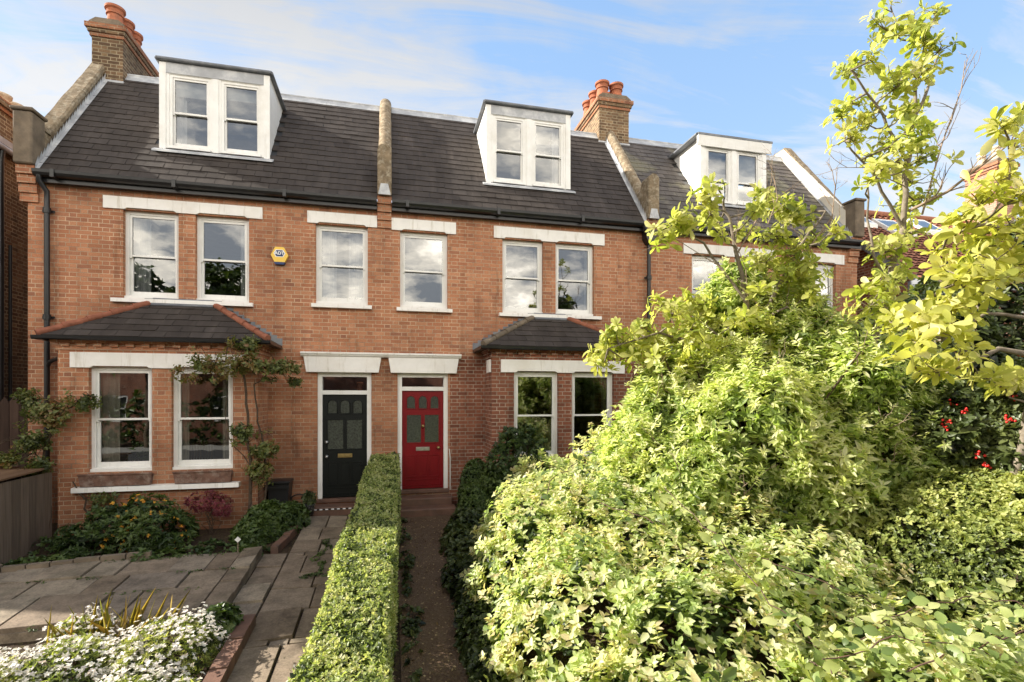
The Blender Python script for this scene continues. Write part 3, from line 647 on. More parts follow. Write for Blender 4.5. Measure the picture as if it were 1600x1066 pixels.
g = MB(); g.tube([(-7.47, .8, 7.16), (-7.47, 9, 7.16)], .06, 8); g.box(-7.6, -7.44, .8, 9, 7.22, 7.34); g.build('gutter', 'lead', NL)
c = MB(); c.box(-8.2, -7.6, .9, 2.75, 7.2, 7.95, 0); c.box(-8.25, -7.55, .85, 2.8, 7.95, 8.03, 1); c.box(-8.3, -7.5, .8, 2.85, 8.031, 8.13, 0); c.box(-8.24, -7.56, .86, 2.79, 8.131, 8.21, 1)
c = c.build('chimney', ['brick_stock', 'brick'], NL)
for k in range(5):
    p = MB(); p.lathe([(.17, 0), (.17, .04), (.13, .07), (.12, .2), (.16, .23), (.17, .28), (.13, .3), (.1, .29)], (-7.85, 1.05+k*.38, 8.2), 16); p.build('chimney_pot', 'terracotta_pale', c)
p = MB(); 
for yy in (1.62,): p.tube([(-7.5, yy, 7.1), (-7.52, yy, 6.9), (-7.53, yy, 0)], .055, 10)
p.tube([(-7.53, 1.62, 4.95), (-7.53, 1.0, 5.1)], .04, 8); p.tube([(-7.53, 1.9, 5.3), (-7.53, 1.9, 0)], .03, 8)
p.build('drainpipe', 'black', NL)
NR = thing('neighbouring_house', 'lower house at the right with orange clay tile roof and roof windows', 'house', (16, 2, 0))
w = MB(); w.face([(12.3, 5.5, 0), (12.3, 5.5, 5.1), (12.3, 2.3, 7.8), (12.3, -.85, 5.12), (12.3, -.85, 0)], 0)
w.face([(12.3, -.85, 0), (12.3, -.85, 5.15), (21, -.85, 5.15), (21, -.85, 0)], 0); w.face([(21, 5.5, 0), (21, -.85, 0), (21, -.85, 5.12), (21, 2.3, 7.8), (21, 5.5, 5.1)], 0); w.face([(21, 5.5, 0), (21, 5.5, 5.1), (12.3, 5.5, 5.1), (12.3, 5.5, 0)], 0)
w.build('wall', 'brick_deep', NR)
r = MB(); n = 26
pts = [(-1.1+3.4*i/n, 4.98+2.89*i/n) for i in range(n+1)]
for i in range(n):          # rolled pantiles: ridged sheet in courses
    (ya, za), (yb, zb) = pts[i], pts[i+1]; x = 12.15
    while x < 21.1:
        rr = random.random()
        q = [(x+.22*j/4, .035*math.sin(math.pi*j/4)) for j in range(5)]
        for a, b in zip(q, q[1:]): r.face([(a[0], ya, za+a[1]+.03), (b[0], ya, za+b[1]+.03), (b[0], yb, zb+b[1]), (a[0], yb, zb+a[1])], 0, rr, True)
        x += .22
r.face([(12.15, 2.3, 7.85), (21.1, 2.3, 7.85), (21.1, 5.7, 4.9), (12.15, 5.7, 4.9)], 0); r.tube([(12.15, 2.3, 7.9), (21.1, 2.3, 7.9)], .1, 10)
r = r.build('roof', 'pantile', NR)
b_ = MB(); b_.prism([(-1.1, 4.8), (2.3, 7.7), (2.3, 7.85), (-1.1, 5.0)], 12.14, 12.26, 'x'); b_.build('bargeboard', 'lead_dark', r)
b_ = MB(); b_.box(12.05, 12.3, -1.2, -.86, 4.78, 4.98); b_.box(12.0, 21, -1.2, -1.08, 4.84, 4.98); b_.build('eaves_board', 'lead_dark', r)
for x0, y0 in ((12.9, 1.35), (13.9, 1.0), (15.4, 1.25)):
    def rz(y, h): return 4.98+.85*(y+1.1)+h
    s_ = MB(); y1 = y0+.72
    s_.add([(x0, y0, rz(y0, .0)), (x0+.8, y0, rz(y0, 0)), (x0+.8, y1, rz(y1, 0)), (x0, y1, rz(y1, 0)), (x0, y0, rz(y0, .14)), (x0+.8, y0, rz(y0, .14)), (x0+.8, y1, rz(y1, .14)), (x0, y1, rz(y1, .14))], [(4, 5, 6, 7), (0, 1, 5, 4), (1, 2, 6, 5), (2, 3, 7, 6), (3, 0, 4, 7)])
    s_ = s_.build('roof_window', 'white', r)
    g = MB(); e = .09; g.face([(x0+e, y0+e, rz(y0+e, .145)), (x0+.8-e, y0+e, rz(y0+e, .145)), (x0+.8-e, y1-e, rz(y1-e, .145)), (x0+e, y1-e, rz(y1-e, .145))]); g.build('pane', 'glass', s_)
chimney(NR, 18.4, 19.15, 1.45, 2.35, 6.8, 9.3, [(18.75, 1.7), (18.75, 2.1)], 'brick_pink', potscale=.8, potmat='terracotta_pale')

# ---------------------------------------------------------------- burglar alarm
al = thing('burglar_alarm', 'yellow and blue burglar alarm box fixed high on the brick wall', 'alarm box', (-2.06, 0, 4.91))
def oct_(cx, cz, rx, rz, y0, y1, mb, k=.42): mb.prism([(cx-rx, cz), (cx-rx*k, cz-rz), (cx+rx*k, cz-rz), (cx+rx, cz), (cx+rx*k, cz+rz), (cx-rx*k, cz+rz)], y0, y1)
b = MB(); oct_(-2.06, 4.92, .155, .155, -.075, -.003, b, .5); cs = b.build('casing', 'alarm_yellow', al)
b = MB(); b.prism([(-2.06-.10, 4.79), (-2.06+.10, 4.79), (-2.06+.078, 4.745), (-2.06-.078, 4.745)], -.078, -.002); b.build('strobe', 'alarm_blue', al)
b = MB(); oct_(-2.06, 4.955, .088, .058, -.079, -.0755, b, .62); b.build('badge', 'alarm_blue', al)
b = MB(); oct_(-2.06, 4.955, .105, .07, -.0755, -.0752, b, .62); b.build('badge_border', 'pure_white', al)
def text_mesh(txt, size, loc, mat, parent, name):
    cu = bpy.data.curves.new('t', 'FONT'); cu.body = txt; cu.size = size; cu.align_x = 'CENTER'; cu.align_y = 'CENTER'; cu.extrude = .0012; cu.offset = size*.025
    to = bpy.data.objects.new('t', cu); col.objects.link(to); bpy.context.view_layer.update()
    me = bpy.data.meshes.new_from_object(to.evaluated_get(bpy.context.evaluated_depsgraph_get())); bpy.data.objects.remove(to); bpy.data.curves.remove(cu)
    o0 = root_origin(parent)
    me.transform(Matrix.Translation(Vector(loc)-o0) @ Matrix.Rotation(R(90), 4, 'X')); me.materials.clear(); me.materials.append(M[mat]); me.name = name
    o = bpy.data.objects.new(name, me); col.objects.link(o); o.parent = parent; return o
text_mesh('ADT', .085, (-2.06, -.0805, 4.955), 'pure_white', al, 'lettering')


# ---------------------------------------------------------------- ground
def sheet(name, x0, x1, y0, y1, mat, dz=0, n=24, bump=.0, kind='structure', nx=12, fn=None):
    mb = MB(); xs = [x0+(x1-x0)*i/nx for i in range(nx+1)]; ys = [y0+(y1-y0)*i/n for i in range(n+1)]
    for a, b in zip(xs, xs[1:]):
        for c, d in zip(ys, ys[1:]): mb.face([(a, c, gz(c)+dz), (b, c, gz(c)+dz), (b, d, gz(d)+dz), (a, d, gz(d)+dz)], 0, .5, True)
    o = mb.build(name, mat); return tag(o, kind=kind)
def ground():
    mb = MB(); ys = [-300, -60, -30, -14]+[-9+i*.5 for i in range(19)]+[.5, 5, 20, 60, 300]; xs = [-300, -80, -30]+[-12+i*1.2 for i in range(21)]+[30, 80, 300]
    for a, b in zip(xs, xs[1:]):
        for c, d in zip(ys, ys[1:]): mb.face([(a, c, gz(c)), (b, c, gz(c)), (b, d, gz(d)), (a, d, gz(d))], 0, .5, True)
    tag(mb.build('ground', 'soil'), kind='structure')
ground()
tag_ = sheet('pavement', -60, 60, -14.5, -11.6, 'pavement', .03, 2)
sheet('road', -60, 60, -21.5, -14.62, 'tarmac', .004, 2); sheet('opposite_pavement', -60, 60, -24.5, -21.62, 'pavement', .03, 2)
k_ = MB(); k_.box(-60, 60, -14.62, -14.5, -.72, -.69); k_.box(-60, 60, -21.62, -21.5, -.72, -.69); tag(k_.build('kerb', 'pavement'), kind='structure')

def slab_area(mb, x0, x1, y0, y1, dz, rows, gap=.022, skew=0.0, th=.06, along='x', slope=True, mi=0):
    y = y1; i = 0
    while y > y0+.05:
        h = min(rows[i % len(rows)]*random.uniform(.92, 1.08), y-y0); x = x0-random.random()*.2*0; i += 1
        first = True
        while x < x1-.02:
            w = random.uniform(.32, .74) if h > .2 else random.uniform(.16, .26)
            if first and h > .2: w *= random.uniform(.5, 1); first = False
            b = min(x+w, x1)
            if x1-b < .18: b = x1
            t = random.gauss(0, .008); tx = random.gauss(0, .009); j = [random.uniform(-.028, .028) for _ in range(4)]
            q = [(x+gap/2, y-h+gap/2+j[0]), (b-gap/2, y-h+gap/2+j[1]), (b-gap/2, y-gap/2+j[2]*.5), (x+gap/2, y-gap/2+j[3]*.5)]
            top = [(X, Y, gz(Y)+dz+t+tx*(k in (1, 2))) for k, (X, Y) in enumerate(q)]; bot = [(X, Y, gz(Y)+dz-th) for X, Y in q]
            r_ = random.random(); c = [((X*.985+.015*(x+b)/2), Y*.985+.015*(y-h/2), Z+.004) for X, Y, Z in top]
            mb.add(bot+top+c, [(0, 1, 5, 4), (1, 2, 6, 5), (2, 3, 7, 6), (3, 0, 4, 7), (4, 5, 9, 8), (5, 6, 10, 9), (6, 7, 11, 10), (7, 4, 8, 11), (8, 9, 10, 11)], mi, r_)
            x = b
        y -= h
mb = MB(); slab_area(mb, -1.5, -.42, -8.6, -.45, .03, [.7, .55, .5, .14, .6, .5, .55, .62, .13, .7]); slab_area(mb, -1.86, -1.505, -4.3, -2.25, .028, [.5, .62, .45]); tag(mb.build('stone_path', 'paving'), kind='structure')
mb = MB(); slab_area(mb, -7.0, -2.13, -4.25, -2.35, .13, [.62, .55, .7]); slab_area(mb, -2.12, -1.86, -4.25, -2.28, .135, [.36, .34], .006)
mb.box(-7, -1.875, -4.23, -2.35, -.5, -.24); mb.prism([(-4.24, gz(-4.24)-.1), (-2.3, gz(-2.3)-.1), (-2.3, gz(-2.3)+.11), (-4.24, gz(-4.24)+.11)], -1.885, -1.87, 'x')
tag(mb.build('patio', 'paving'), kind='structure')
sheet('earth_path', .1, 1.35, -9, -.6, 'earth_path', .012)
# steps at the doors
st = thing('door_step', 'low reddish stone steps below the red front door', 'step', (.65, -.3, 0))
m_ = MB(); m_.box(.12, 1.2, -.42, -.035, -.1, .225, bev=.02); m_.build('upper_step', 'step', st); m_ = MB(); m_.box(.10, 1.24, -.78, -.425, -.15, .09, bev=.02); m_.build('lower_step', 'step', st)
st = thing('door_step', 'tiled step with chequered edge below the black front door', 'step', (-.9, -.25, 0))
m_ = MB(); m_.box(-1.42, -.36, -.40, -.035, -.1, .13, bev=.012); m_.build('tread', 'step', st)
m_ = MB()
for i in range(20):
    a = -1.40+i*.052
    m_.box(a, a+.05, -.41, -.4005, .085, .107, i % 2)
m_.build('chequer_tiles', ['pure_white', 'plastic_black'], st)
# brick edging to the flower beds
def edging(name, label, pts, mat, w=.11, h=.12):
    t = MB()
    for a, b in zip(pts, pts[1:]):
        L = math.dist(a, b); n = max(1, int(L/.24)); d = ((b[0]-a[0])/L, (b[1]-a[1])/L); pn = (-d[1], d[0])
        for i in range(n):
            p0 = (a[0]+(b[0]-a[0])*(i+.03)/n, a[1]+(b[1]-a[1])*(i+.03)/n); p1 = (a[0]+(b[0]-a[0])*(i+.97)/n, a[1]+(b[1]-a[1])*(i+.97)/n); hh = h+random.uniform(-.012, .012)
            q = [(p0[0]-pn[0]*w/2, p0[1]-pn[1]*w/2), (p1[0]-pn[0]*w/2, p1[1]-pn[1]*w/2), (p1[0]+pn[0]*w/2, p1[1]+pn[1]*w/2), (p0[0]+pn[0]*w/2, p0[1]+pn[1]*w/2)]
            t.add([(x, y, gz(y)-.06) for x, y in q]+[(x, y, gz(y)+hh) for x, y in q], [(4, 5, 6, 7), (0, 1, 5, 4), (1, 2, 6, 5), (2, 3, 7, 6), (3, 0, 4, 7)], 0, random.random())
    return tag(t.build(name, mat), label, 'edging')
edging('brick_edging', 'brick edging along the stone path near the black door', [(-1.56, -.5), (-1.6, -1.4), (-1.72, -2.2)], 'step')
edging('brick_edging', 'brick kerb on the right side of the white flower bed', [(-1.53, -4.4), (-1.53, -7.5)], 'step', .15, .17)
edging('rope_edging', 'twisted rope edging tiles between soil bed and patio at far left', [(-7, -2.75), (-4.2, -2.42), (-3.3, -2.34)], 'stone2', .07, .2)
# ---------------------------------------------------------------- foliage engine (numpy)
def nrm(a): return a/np.maximum(np.linalg.norm(a, axis=-1, keepdims=True), 1e-9)
def noise3(p, f, seed):
    g = np.random.default_rng(seed); s = np.zeros(len(p))
    for k in range(6): s += np.sin(p @ (g.normal(size=3)*f*(1+.35*k))+g.uniform(0, 6.28))/(1+.35*k)
    return s/2.6
def leaf_mesh(name, P, D, N, L, W, rnd, mat, parent, droop=.18, fold=.12, label=None, kind=None, shape='oval'):
    """P base, D direction, N blade normal; six-point folded leaves"""
    if shape[:3] == 'big': return leaf_mesh_fine(name, P, D, N, L, W, rnd, mat, parent, droop, fold, label, kind, shape)
    n = len(P); D = nrm(D); S = nrm(np.cross(D, N)); N = nrm(np.cross(S, D)); L = np.broadcast_to(L, n)[:, None]; W = np.broadcast_to(W, n)[:, None]
    f = fold*W; a1, a2, w1, w2 = (.30, .68, .5, .42) if shape == 'oval' else ((.45, .8, .42, .42) if shape == 'obovate' else (.25, .6, .5, .3))
    V = np.stack([P, P+D*L*a1-S*W*w1+N*f, P+D*L*a2-S*W*w2+N*(f-droop*L*.35), P+D*L-N*droop*L, P+D*L*a2+S*W*w2+N*(f-droop*L*.35), P+D*L*a1+S*W*w1+N*f], 1).reshape(-1, 3)
    o0 = np.array(root_origin(parent)); V = V-o0
    idx = np.arange(n)[:, None]*6; F = np.concatenate([idx+np.array([0, 3, 2, 1]), idx+np.array([0, 5, 4, 3])], 1).reshape(-1, 4)
    me = bpy.data.meshes.new(name); me.vertices.add(len(V)); me.vertices.foreach_set('co', V.ravel())
    me.loops.add(F.size); me.loops.foreach_set('vertex_index', F.ravel().astype(np.int32)); me.polygons.add(len(F))
    me.polygons.foreach_set('loop_start', np.arange(0, F.size, 4, dtype=np.int32)); me.update(calc_edges=True)
    a = me.attributes.new('rnd', 'FLOAT', 'FACE'); a.data.foreach_set('value', np.repeat(np.clip(rnd, 0, 1), 2).astype(np.float32))
    me.materials.append(M[mat] if isinstance(mat, str) else mat)
    ob = bpy.data.objects.new(name, me); col.objects.link(ob); ob.parent = parent
    return tag(ob, label, kind=kind)
def leaf_mesh_fine(name, P, D, N, L, W, rnd, mat, parent, droop, fold, label, kind, shape):
    n = len(P); D = nrm(D); S = nrm(np.cross(D, N)); N = nrm(np.cross(S, D)); L = np.broadcast_to(L, n)[:, None]; W = np.broadcast_to(W, n)[:, None]
    st = [(.16, .30), (.40, .49), (.66, .42), (.88, .19)] if shape == 'big' else [(.20, .20), (.45, .38), (.70, .50), (.90, .30)]
    cols_ = [P]; wav = RNG.normal(0, .06, (n, 1))
    for a, w in st:
        c = P+D*L*a-N*droop*L*a*a+S*W*wav*math.sin(a*5); cols_ += [c-S*W*w+N*fold*W*w*2, c, c+S*W*w+N*fold*W*w*2]
    cols_.append(P+D*L-N*droop*L); k = len(cols_); o0 = np.array(root_origin(parent)); V = np.stack(cols_, 1).reshape(-1, 3)-o0
    tri = [(0, 2, 1), (0, 3, 2), (10, 11, 13-0), (11, 12, 13)]; tri[2] = (10, 11, 13)
    quad = [q for i in range(3) for q in ((1+3*i, 2+3*i, 5+3*i, 4+3*i), (2+3*i, 3+3*i, 6+3*i, 5+3*i))]
    idx = np.arange(n)[:, None]*k; T = (idx[:, None]+np.array(tri)[None]).reshape(-1, 3); Q = (idx[:, None]+np.array(quad)[None]).reshape(-1, 4)
    me = bpy.data.meshes.new(name); me.vertices.add(len(V)); me.vertices.foreach_set('co', V.ravel()); lp = np.concatenate([T.ravel(), Q.ravel()]).astype(np.int32)
    me.loops.add(len(lp)); me.loops.foreach_set('vertex_index', lp); me.polygons.add(len(T)+len(Q))
    me.polygons.foreach_set('loop_start', np.concatenate([np.arange(len(T))*3, len(T)*3+np.arange(len(Q))*4]).astype(np.int32)); me.update(calc_edges=True)
    r = np.clip(rnd, 0, 1); a = me.attributes.new('rnd', 'FLOAT', 'FACE'); a.data.foreach_set('value', np.concatenate([np.repeat(r, 4), np.repeat(r, 6)]).astype(np.float32))
    me.polygons.foreach_set('use_smooth', np.ones(len(T)+len(Q), bool))
    me.materials.append(M[mat] if isinstance(mat, str) else mat); ob = bpy.data.objects.new(name, me); col.objects.link(ob); ob.parent = parent
    return tag(ob, label, kind=kind)
def rosettes(C, A, k, L, W, spread=(50, 80), space=.0, jit=.25, rndbase=None, ljit=.2):
    """k leaves round each shoot tip C with axis A"""
    m = len(C); A = nrm(A); h = np.where(np.abs(A[:, 2:3]) < .9, np.array([[0, 0, 1.]]), np.array([[1., 0, 0]])); U = nrm(np.cross(A, h)); V = np.cross(A, U)
    ph = RNG.uniform(0, 6.28, m)[:, None]+np.arange(k)[None]*2.39996+RNG.normal(0, jit, (m, k)); be = np.radians(RNG.uniform(*spread, (m, k)))
    rad = U[:, None]*np.cos(ph)[..., None]+V[:, None]*np.sin(ph)[..., None]
    D = A[:, None]*np.cos(be)[..., None]+rad*np.sin(be)[..., None]; Nn = A[:, None]*np.sin(be)[..., None]-rad*np.cos(be)[..., None]
    Nn = Nn+RNG.normal(0, jit, Nn.shape); P = C[:, None]-A[:, None]*(np.arange(k)[None, :, None]*space)+D*L*.05
    ll = L*np.clip(1+RNG.normal(0, ljit, (m, k)), .4, 1.6)*RNG.uniform(.72, 1.25, (m, 1)); rb = (RNG.uniform(0, 1, m) if rndbase is None else rndbase)[:, None]
    rr = rb+RNG.normal(0, .16, (m, k))
    return P.reshape(-1, 3), D.reshape(-1, 3), Nn.reshape(-1, 3), ll.ravel(), (ll*W/L).ravel(), rr.ravel()
def blob_points(blobs, n, seed, amp=.14, freq=3.0, ground=True, depth=.05, gap=-9, cull=None):
    """points and normals on the outside of a union of lumpy ellipsoids"""
    B = np.array(blobs, float); area = (B[:, 3]*B[:, 4]+B[:, 4]*B[:, 5]+B[:, 3]*B[:, 5]); k = RNG.choice(len(B), n*2, p=area/area.sum())
    d = nrm(RNG.normal(size=(n*2, 3))); c = B[k, :3]; r = B[k, 3:6]
    q = c+d*r; s = 1+amp*noise3(q, freq, seed)+amp*.5*noise3(q, freq*2.7, seed+1)
    s *= 1-np.abs(RNG.normal(0, depth, n*2)); p = c+d*r*s[:, None]; nn = nrm(d/r)
    ok = np.ones(len(p), bool)
    for b in range(len(B)):
        v = np.linalg.norm((p-B[b, :3])/B[b, 3:6], axis=1); ok &= (v > .86) | (k == b)
    if ground: ok &= p[:, 2] > .08*np.clip(p[:, 1], -9, 0)+.02
    if gap > -9: ok &= noise3(p, freq*1.6, seed+5) > gap
    if cull is not None: ok &= cull(p)
    p, nn = p[ok][:n], nn[ok][:n]; return p, nn
def bush(root, blobs, seed, n, k, L, W, mat, up=.5, spread=(45, 80), space=.0, amp=.14, freq=3.0, inner=.35, inmat=None, name='foliage', shape='oval', gap=-9, depth=.05, droop=.18, cull=None, rb=None, innr=.02):
    p, nn = blob_points(blobs, n, seed, amp, freq, depth=depth, gap=gap, cull=cull)
    A = nrm(nn*.8+np.array([0, 0, up])+RNG.normal(0, .35, p.shape))
    base = .5+.45*noise3(p, freq*.8, seed+9)+RNG.normal(0, .14, len(p)) if rb is None else rb(p)
    parts = [rosettes(p, A, k, L, W, spread, space, rndbase=base)]
    if inner:
        b2 = [(x, y, z, a*.86, b*.86, c*.86) for x, y, z, a, b, c in blobs]
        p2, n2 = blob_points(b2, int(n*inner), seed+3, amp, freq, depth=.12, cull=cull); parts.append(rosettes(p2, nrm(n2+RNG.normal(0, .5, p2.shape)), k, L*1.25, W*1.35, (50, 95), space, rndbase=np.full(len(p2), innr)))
    Z = [np.concatenate(x) for x in zip(*parts)]
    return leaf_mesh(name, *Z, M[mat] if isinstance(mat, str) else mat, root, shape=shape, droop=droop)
def stems(name, root, base, tips, rad, mat='bark_dark', n=3, wob=.08, sides=6):
    mb = MB()
    for t in tips:
        b = Vector(base)+Vector((random.uniform(-.08, .08), random.uniform(-.08, .08), 0)); t = Vector(t); pts = []
        for i in range(n+2):
            f = i/(n+1); q = b.lerp(t, f); q.z += .12*(t-b).length*math.sin(f*math.pi)*.6
            if 0 < i < n+1: q += Vector((random.gauss(0, wob), random.gauss(0, wob), random.gauss(0, wob*.5)))
            pts.append(q)
        mb.tube(pts, [rad*(1-.75*i/(n+1)) for i in range(n+2)], sides)
    return mb.build(name, mat, root)
G_DARK = (.022, .040, .012)
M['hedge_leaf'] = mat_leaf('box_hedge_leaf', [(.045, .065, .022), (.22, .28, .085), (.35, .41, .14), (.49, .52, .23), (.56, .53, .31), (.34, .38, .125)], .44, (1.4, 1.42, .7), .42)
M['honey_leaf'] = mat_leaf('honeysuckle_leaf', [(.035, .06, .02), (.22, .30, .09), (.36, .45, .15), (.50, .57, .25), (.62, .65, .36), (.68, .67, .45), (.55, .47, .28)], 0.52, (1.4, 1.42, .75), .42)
M['bramble_leaf'] = mat_leaf('bramble_leaf', [(.10, .15, .045), (.25, .32, .10), (.40, .44, .16), (.50, .51, .24)], 0.48, (1.38, 1.4, .7), .42)
M['pieris_leaf'] = mat_leaf('pieris_leaf', [(.035, .055, .016), (.22, .30, .08), (.37, .46, .14), (.51, .57, .22), (.62, .64, .32), (.69, .67, .43)], .54, (1.36, 1.42, .75), .42)
M['magnolia_gold'] = mat_leaf('golden_magnolia_leaf', [(.27, .30, .05), (.44, .46, .09), (.54, .54, .14), (.62, .59, .20), (.66, .61, .30)], .56, (1.24, 1.25, .70), .42)
M['magnolia_leaf'] = mat_leaf('magnolia_leaf', [(.20, .25, .045), (.38, .43, .085), (.49, .51, .125), (.57, .56, .18), (.62, .58, .28)], .56, (1.22, 1.26, .72), .42)
M['dark_leaf'] = mat_leaf('evergreen_leaf', [(.014, .022, .008), (.045, .065, .02), (.075, .10, .03), (.11, .13, .04)], 0.28, (1.4, 1.4, .6), .42)
M['mid_leaf'] = mat_leaf('garden_leaf', [(.025, .045, .013), (.055, .09, .022), (.085, .13, .03), (.12, .16, .045)], .3, (1.4, 1.5, .5), .45)
M['privet_leaf'] = mat_leaf('small_hedge_leaf', [(.03, .045, .012), (.19, .24, .065), (.34, .38, .115), (.48, .49, .18)], 0.48, (1.4, 1.4, .7), .42)
M['rose_leaf'] = mat_leaf('rose_leaf', [(.05, .065, .022), (.10, .13, .04), (.15, .18, .055), (.20, .20, .065), (.24, .14, .06)], 0.35, (1.4, 1.4, .5), .42)
M['red_leaf'] = mat_leaf('red_leaf', [(.10, .02, .03), (.20, .035, .05), (.26, .07, .08)], .3, (1.5, 1, 1), .5)
M['grass_leaf'] = mat_leaf('strap_leaf', [(.18, .19, .03), (.34, .27, .06), (.42, .30, .08)], .4, (1.4, 1.3, .5), .5)
M['yellow_petal'] = mat_leaf('yellow_petal', [(.55, .26, .02), (.65, .36, .03), (.60, .22, .02)], .25, (1.2, 1.1, .5), .6)
M['white_petal'] = mat_leaf('white_petal', [(.62, .50, .38), (.84, .80, .69), (.86, .83, .75), (.80, .72, .66)], .3, (1, 1, 1), .6)
M['cream_petal'] = mat_leaf('cream_petal', [(.62, .58, .32), (.72, .68, .45), (.66, .55, .25)], .3, (1, 1, .8), .6)

# ---------------------------------------------------------------- clipped hedge between the two paths
hd = thing('clipped_hedge', 'long clipped box hedge between stone path and earth path', 'hedge', (-.2, -4, gz(-4)))
def hedge_leaves(n, inner=False):
    # cross-section runs round left face, top, right face; length runs towards the street
    y0, y1 = -8.1, -.32; s = RNG.uniform(0, 1, n); v = RNG.uniform(0, 1, n); y = y1+(y0-y1)*s; f = (y-y1)/(y0-y1)
    cx = -.10-.24*f; zt = 1.10-.72*f; zb = np.clip(.08*y, -.72, 0)-.02; hh = zt-zb; w = .265+.02*np.sin(y*2.3); per = 2*hh+2*w; q = v*per
    left = q < hh; top = (q >= hh) & (q < hh+2*w)
    x = np.where(left, cx-w, np.where(top, cx-w+(q-hh), cx+w)); z = np.where(left, zb+q, np.where(top, zt, zt-(q-hh-2*w)))
    nx = np.where(left, -1, np.where(top, 0, 1)); N = np.stack([nx, 0*nx, np.where(top, 1, 0)], 1).astype(float)
    e = np.minimum(np.abs(x-(cx-w)), np.abs(x-(cx+w))); edge = top & (e < .05); N[edge, 0] += np.sign(x[edge]-cx[edge])*.7
    P = np.stack([x, y, z], 1); bump = .014*noise3(P, 5, 3)+.009*noise3(P, 17, 4); P += N*(bump+RNG.normal(0, .009, n)-(.05 if inner else 0))[:, None]
    P[edge, 2] -= .02*(1-e[edge]/.05); P[:, 2] = np.maximum(P[:, 2], zb+.01)
    end = RNG.uniform(size=n) < .03; m = end.sum(); P[end, 1] = y1+.01+RNG.normal(0, .015, m); P[end, 0] = RNG.uniform(-.36, .16, m); P[end, 2] = RNG.uniform(0, 1.1, m); N[end] = (0, 1, 0)
    return P, nrm(N)
p, n_ = hedge_leaves(36000); A = nrm(n_+RNG.normal(0, .5, p.shape)+np.array([0, 0, .25]))
lowv = np.clip((p[:, 2]-(.08*p[:, 1]))/.9, 0, 1)
rb_ = .42+.33*noise3(p, 5, 8)+RNG.normal(0, .2, len(p)); 
Z1 = rosettes(p, A, 4, .025, .0145, (35, 80), .006, rndbase=rb_)
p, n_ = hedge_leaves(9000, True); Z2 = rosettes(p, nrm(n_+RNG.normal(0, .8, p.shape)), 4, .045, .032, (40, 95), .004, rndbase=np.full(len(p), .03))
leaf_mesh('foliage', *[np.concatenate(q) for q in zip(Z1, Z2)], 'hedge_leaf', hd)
mb = MB()
for i in range(26):
    y = -.5-i*.29; x = -.1-.24*(-y-.32)/7.8; mb.tube([(x, y, gz(y)-.05), (x+random.uniform(-.1, .1), y+random.uniform(-.1, .1), gz(y)+.3), (x+random.uniform(-.18, .18), y, gz(y)+.34+.3)], [.018, .012, .005], 5)
mb.build('stems', 'bark_dark', hd)

# ---------------------------------------------------------------- big honeysuckle mound at the front right
hb = thing('honeysuckle_bush', 'sprawling pale green honeysuckle bush filling the front right garden', 'bush', (2.6, -5, gz(-5)))
HB = [(2.35, -3.6, .0, 1.05, 1.1, 1.30), (1.75, -4.7, -.1, .82, 1.1, 1.25), (2.6, -5.2, -.1, 1.3, 1.3, 1.42), (3.7, -4.6, 0, 1.4, 1.3, 1.62), (3.3, -3.6, .2, 1.0, .9, 1.5), (1.75, -6.2, -.2, .85, 1.1, 1.1), (2.5, -6.9, -.3, 1.1, 1.1, 1.18), (3.6, -6.3, -.2, 1.2, 1.2, 1.30), (3.4, -8.0, -.5, 1.3, 1.0, 1.22), (1.8, -7.6, -.5, .9, .9, 1.02)]
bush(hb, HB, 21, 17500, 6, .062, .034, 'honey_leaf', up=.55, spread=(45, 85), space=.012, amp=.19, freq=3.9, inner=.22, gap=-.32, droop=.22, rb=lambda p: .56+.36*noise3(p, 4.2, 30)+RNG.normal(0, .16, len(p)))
stems('stems', hb, (2.6, -5.3, -.5), [(b[0]+random.uniform(-.5, .5), b[1]+random.uniform(-.5, .5), b[2]+b[5]*.8) for b in HB for _ in range(3)], .02)
p, n_ = blob_points(HB, 130, 77, .12, 3.4); up = n_[:, 2] > .2; p = p[up]+n_[up]*.03   # honeysuckle blossom
Zf = rosettes(p, nrm(n_[up]+RNG.normal(0, .3, p.shape)), 9, .045, .012, (20, 75), 0); leaf_mesh('blossom', *Zf, 'cream_petal', hb)
p, n_ = blob_points(HB, 1500, 79, .19, 3.9); s_ = (n_[:, 2] > -.1); p = p[s_]-n_[s_]*.04; ax = nrm(n_[s_]*.5+np.array([0, 0, .8])+RNG.normal(0, .4, p.shape)); hh = RNG.uniform(.08, .20, len(p))*np.where(RNG.uniform(size=len(p)) < .12, 1.9, 1); sh = []
for f in (.2, .45, .7, .88, 1.0): sh.append(rosettes(p+ax*(hh*f)[:, None], ax+RNG.normal(0, .1, ax.shape), 4 if f == 1 else 2, .058*(1.15-.35*f), .032*(1.15-.35*f), (50, 80), 0, rndbase=np.clip(.6+.25*f+RNG.normal(0, .1, len(p)), 0, 1)))
leaf_mesh('shoots', *[np.concatenate(q) for q in zip(*sh)], 'honey_leaf', hb)
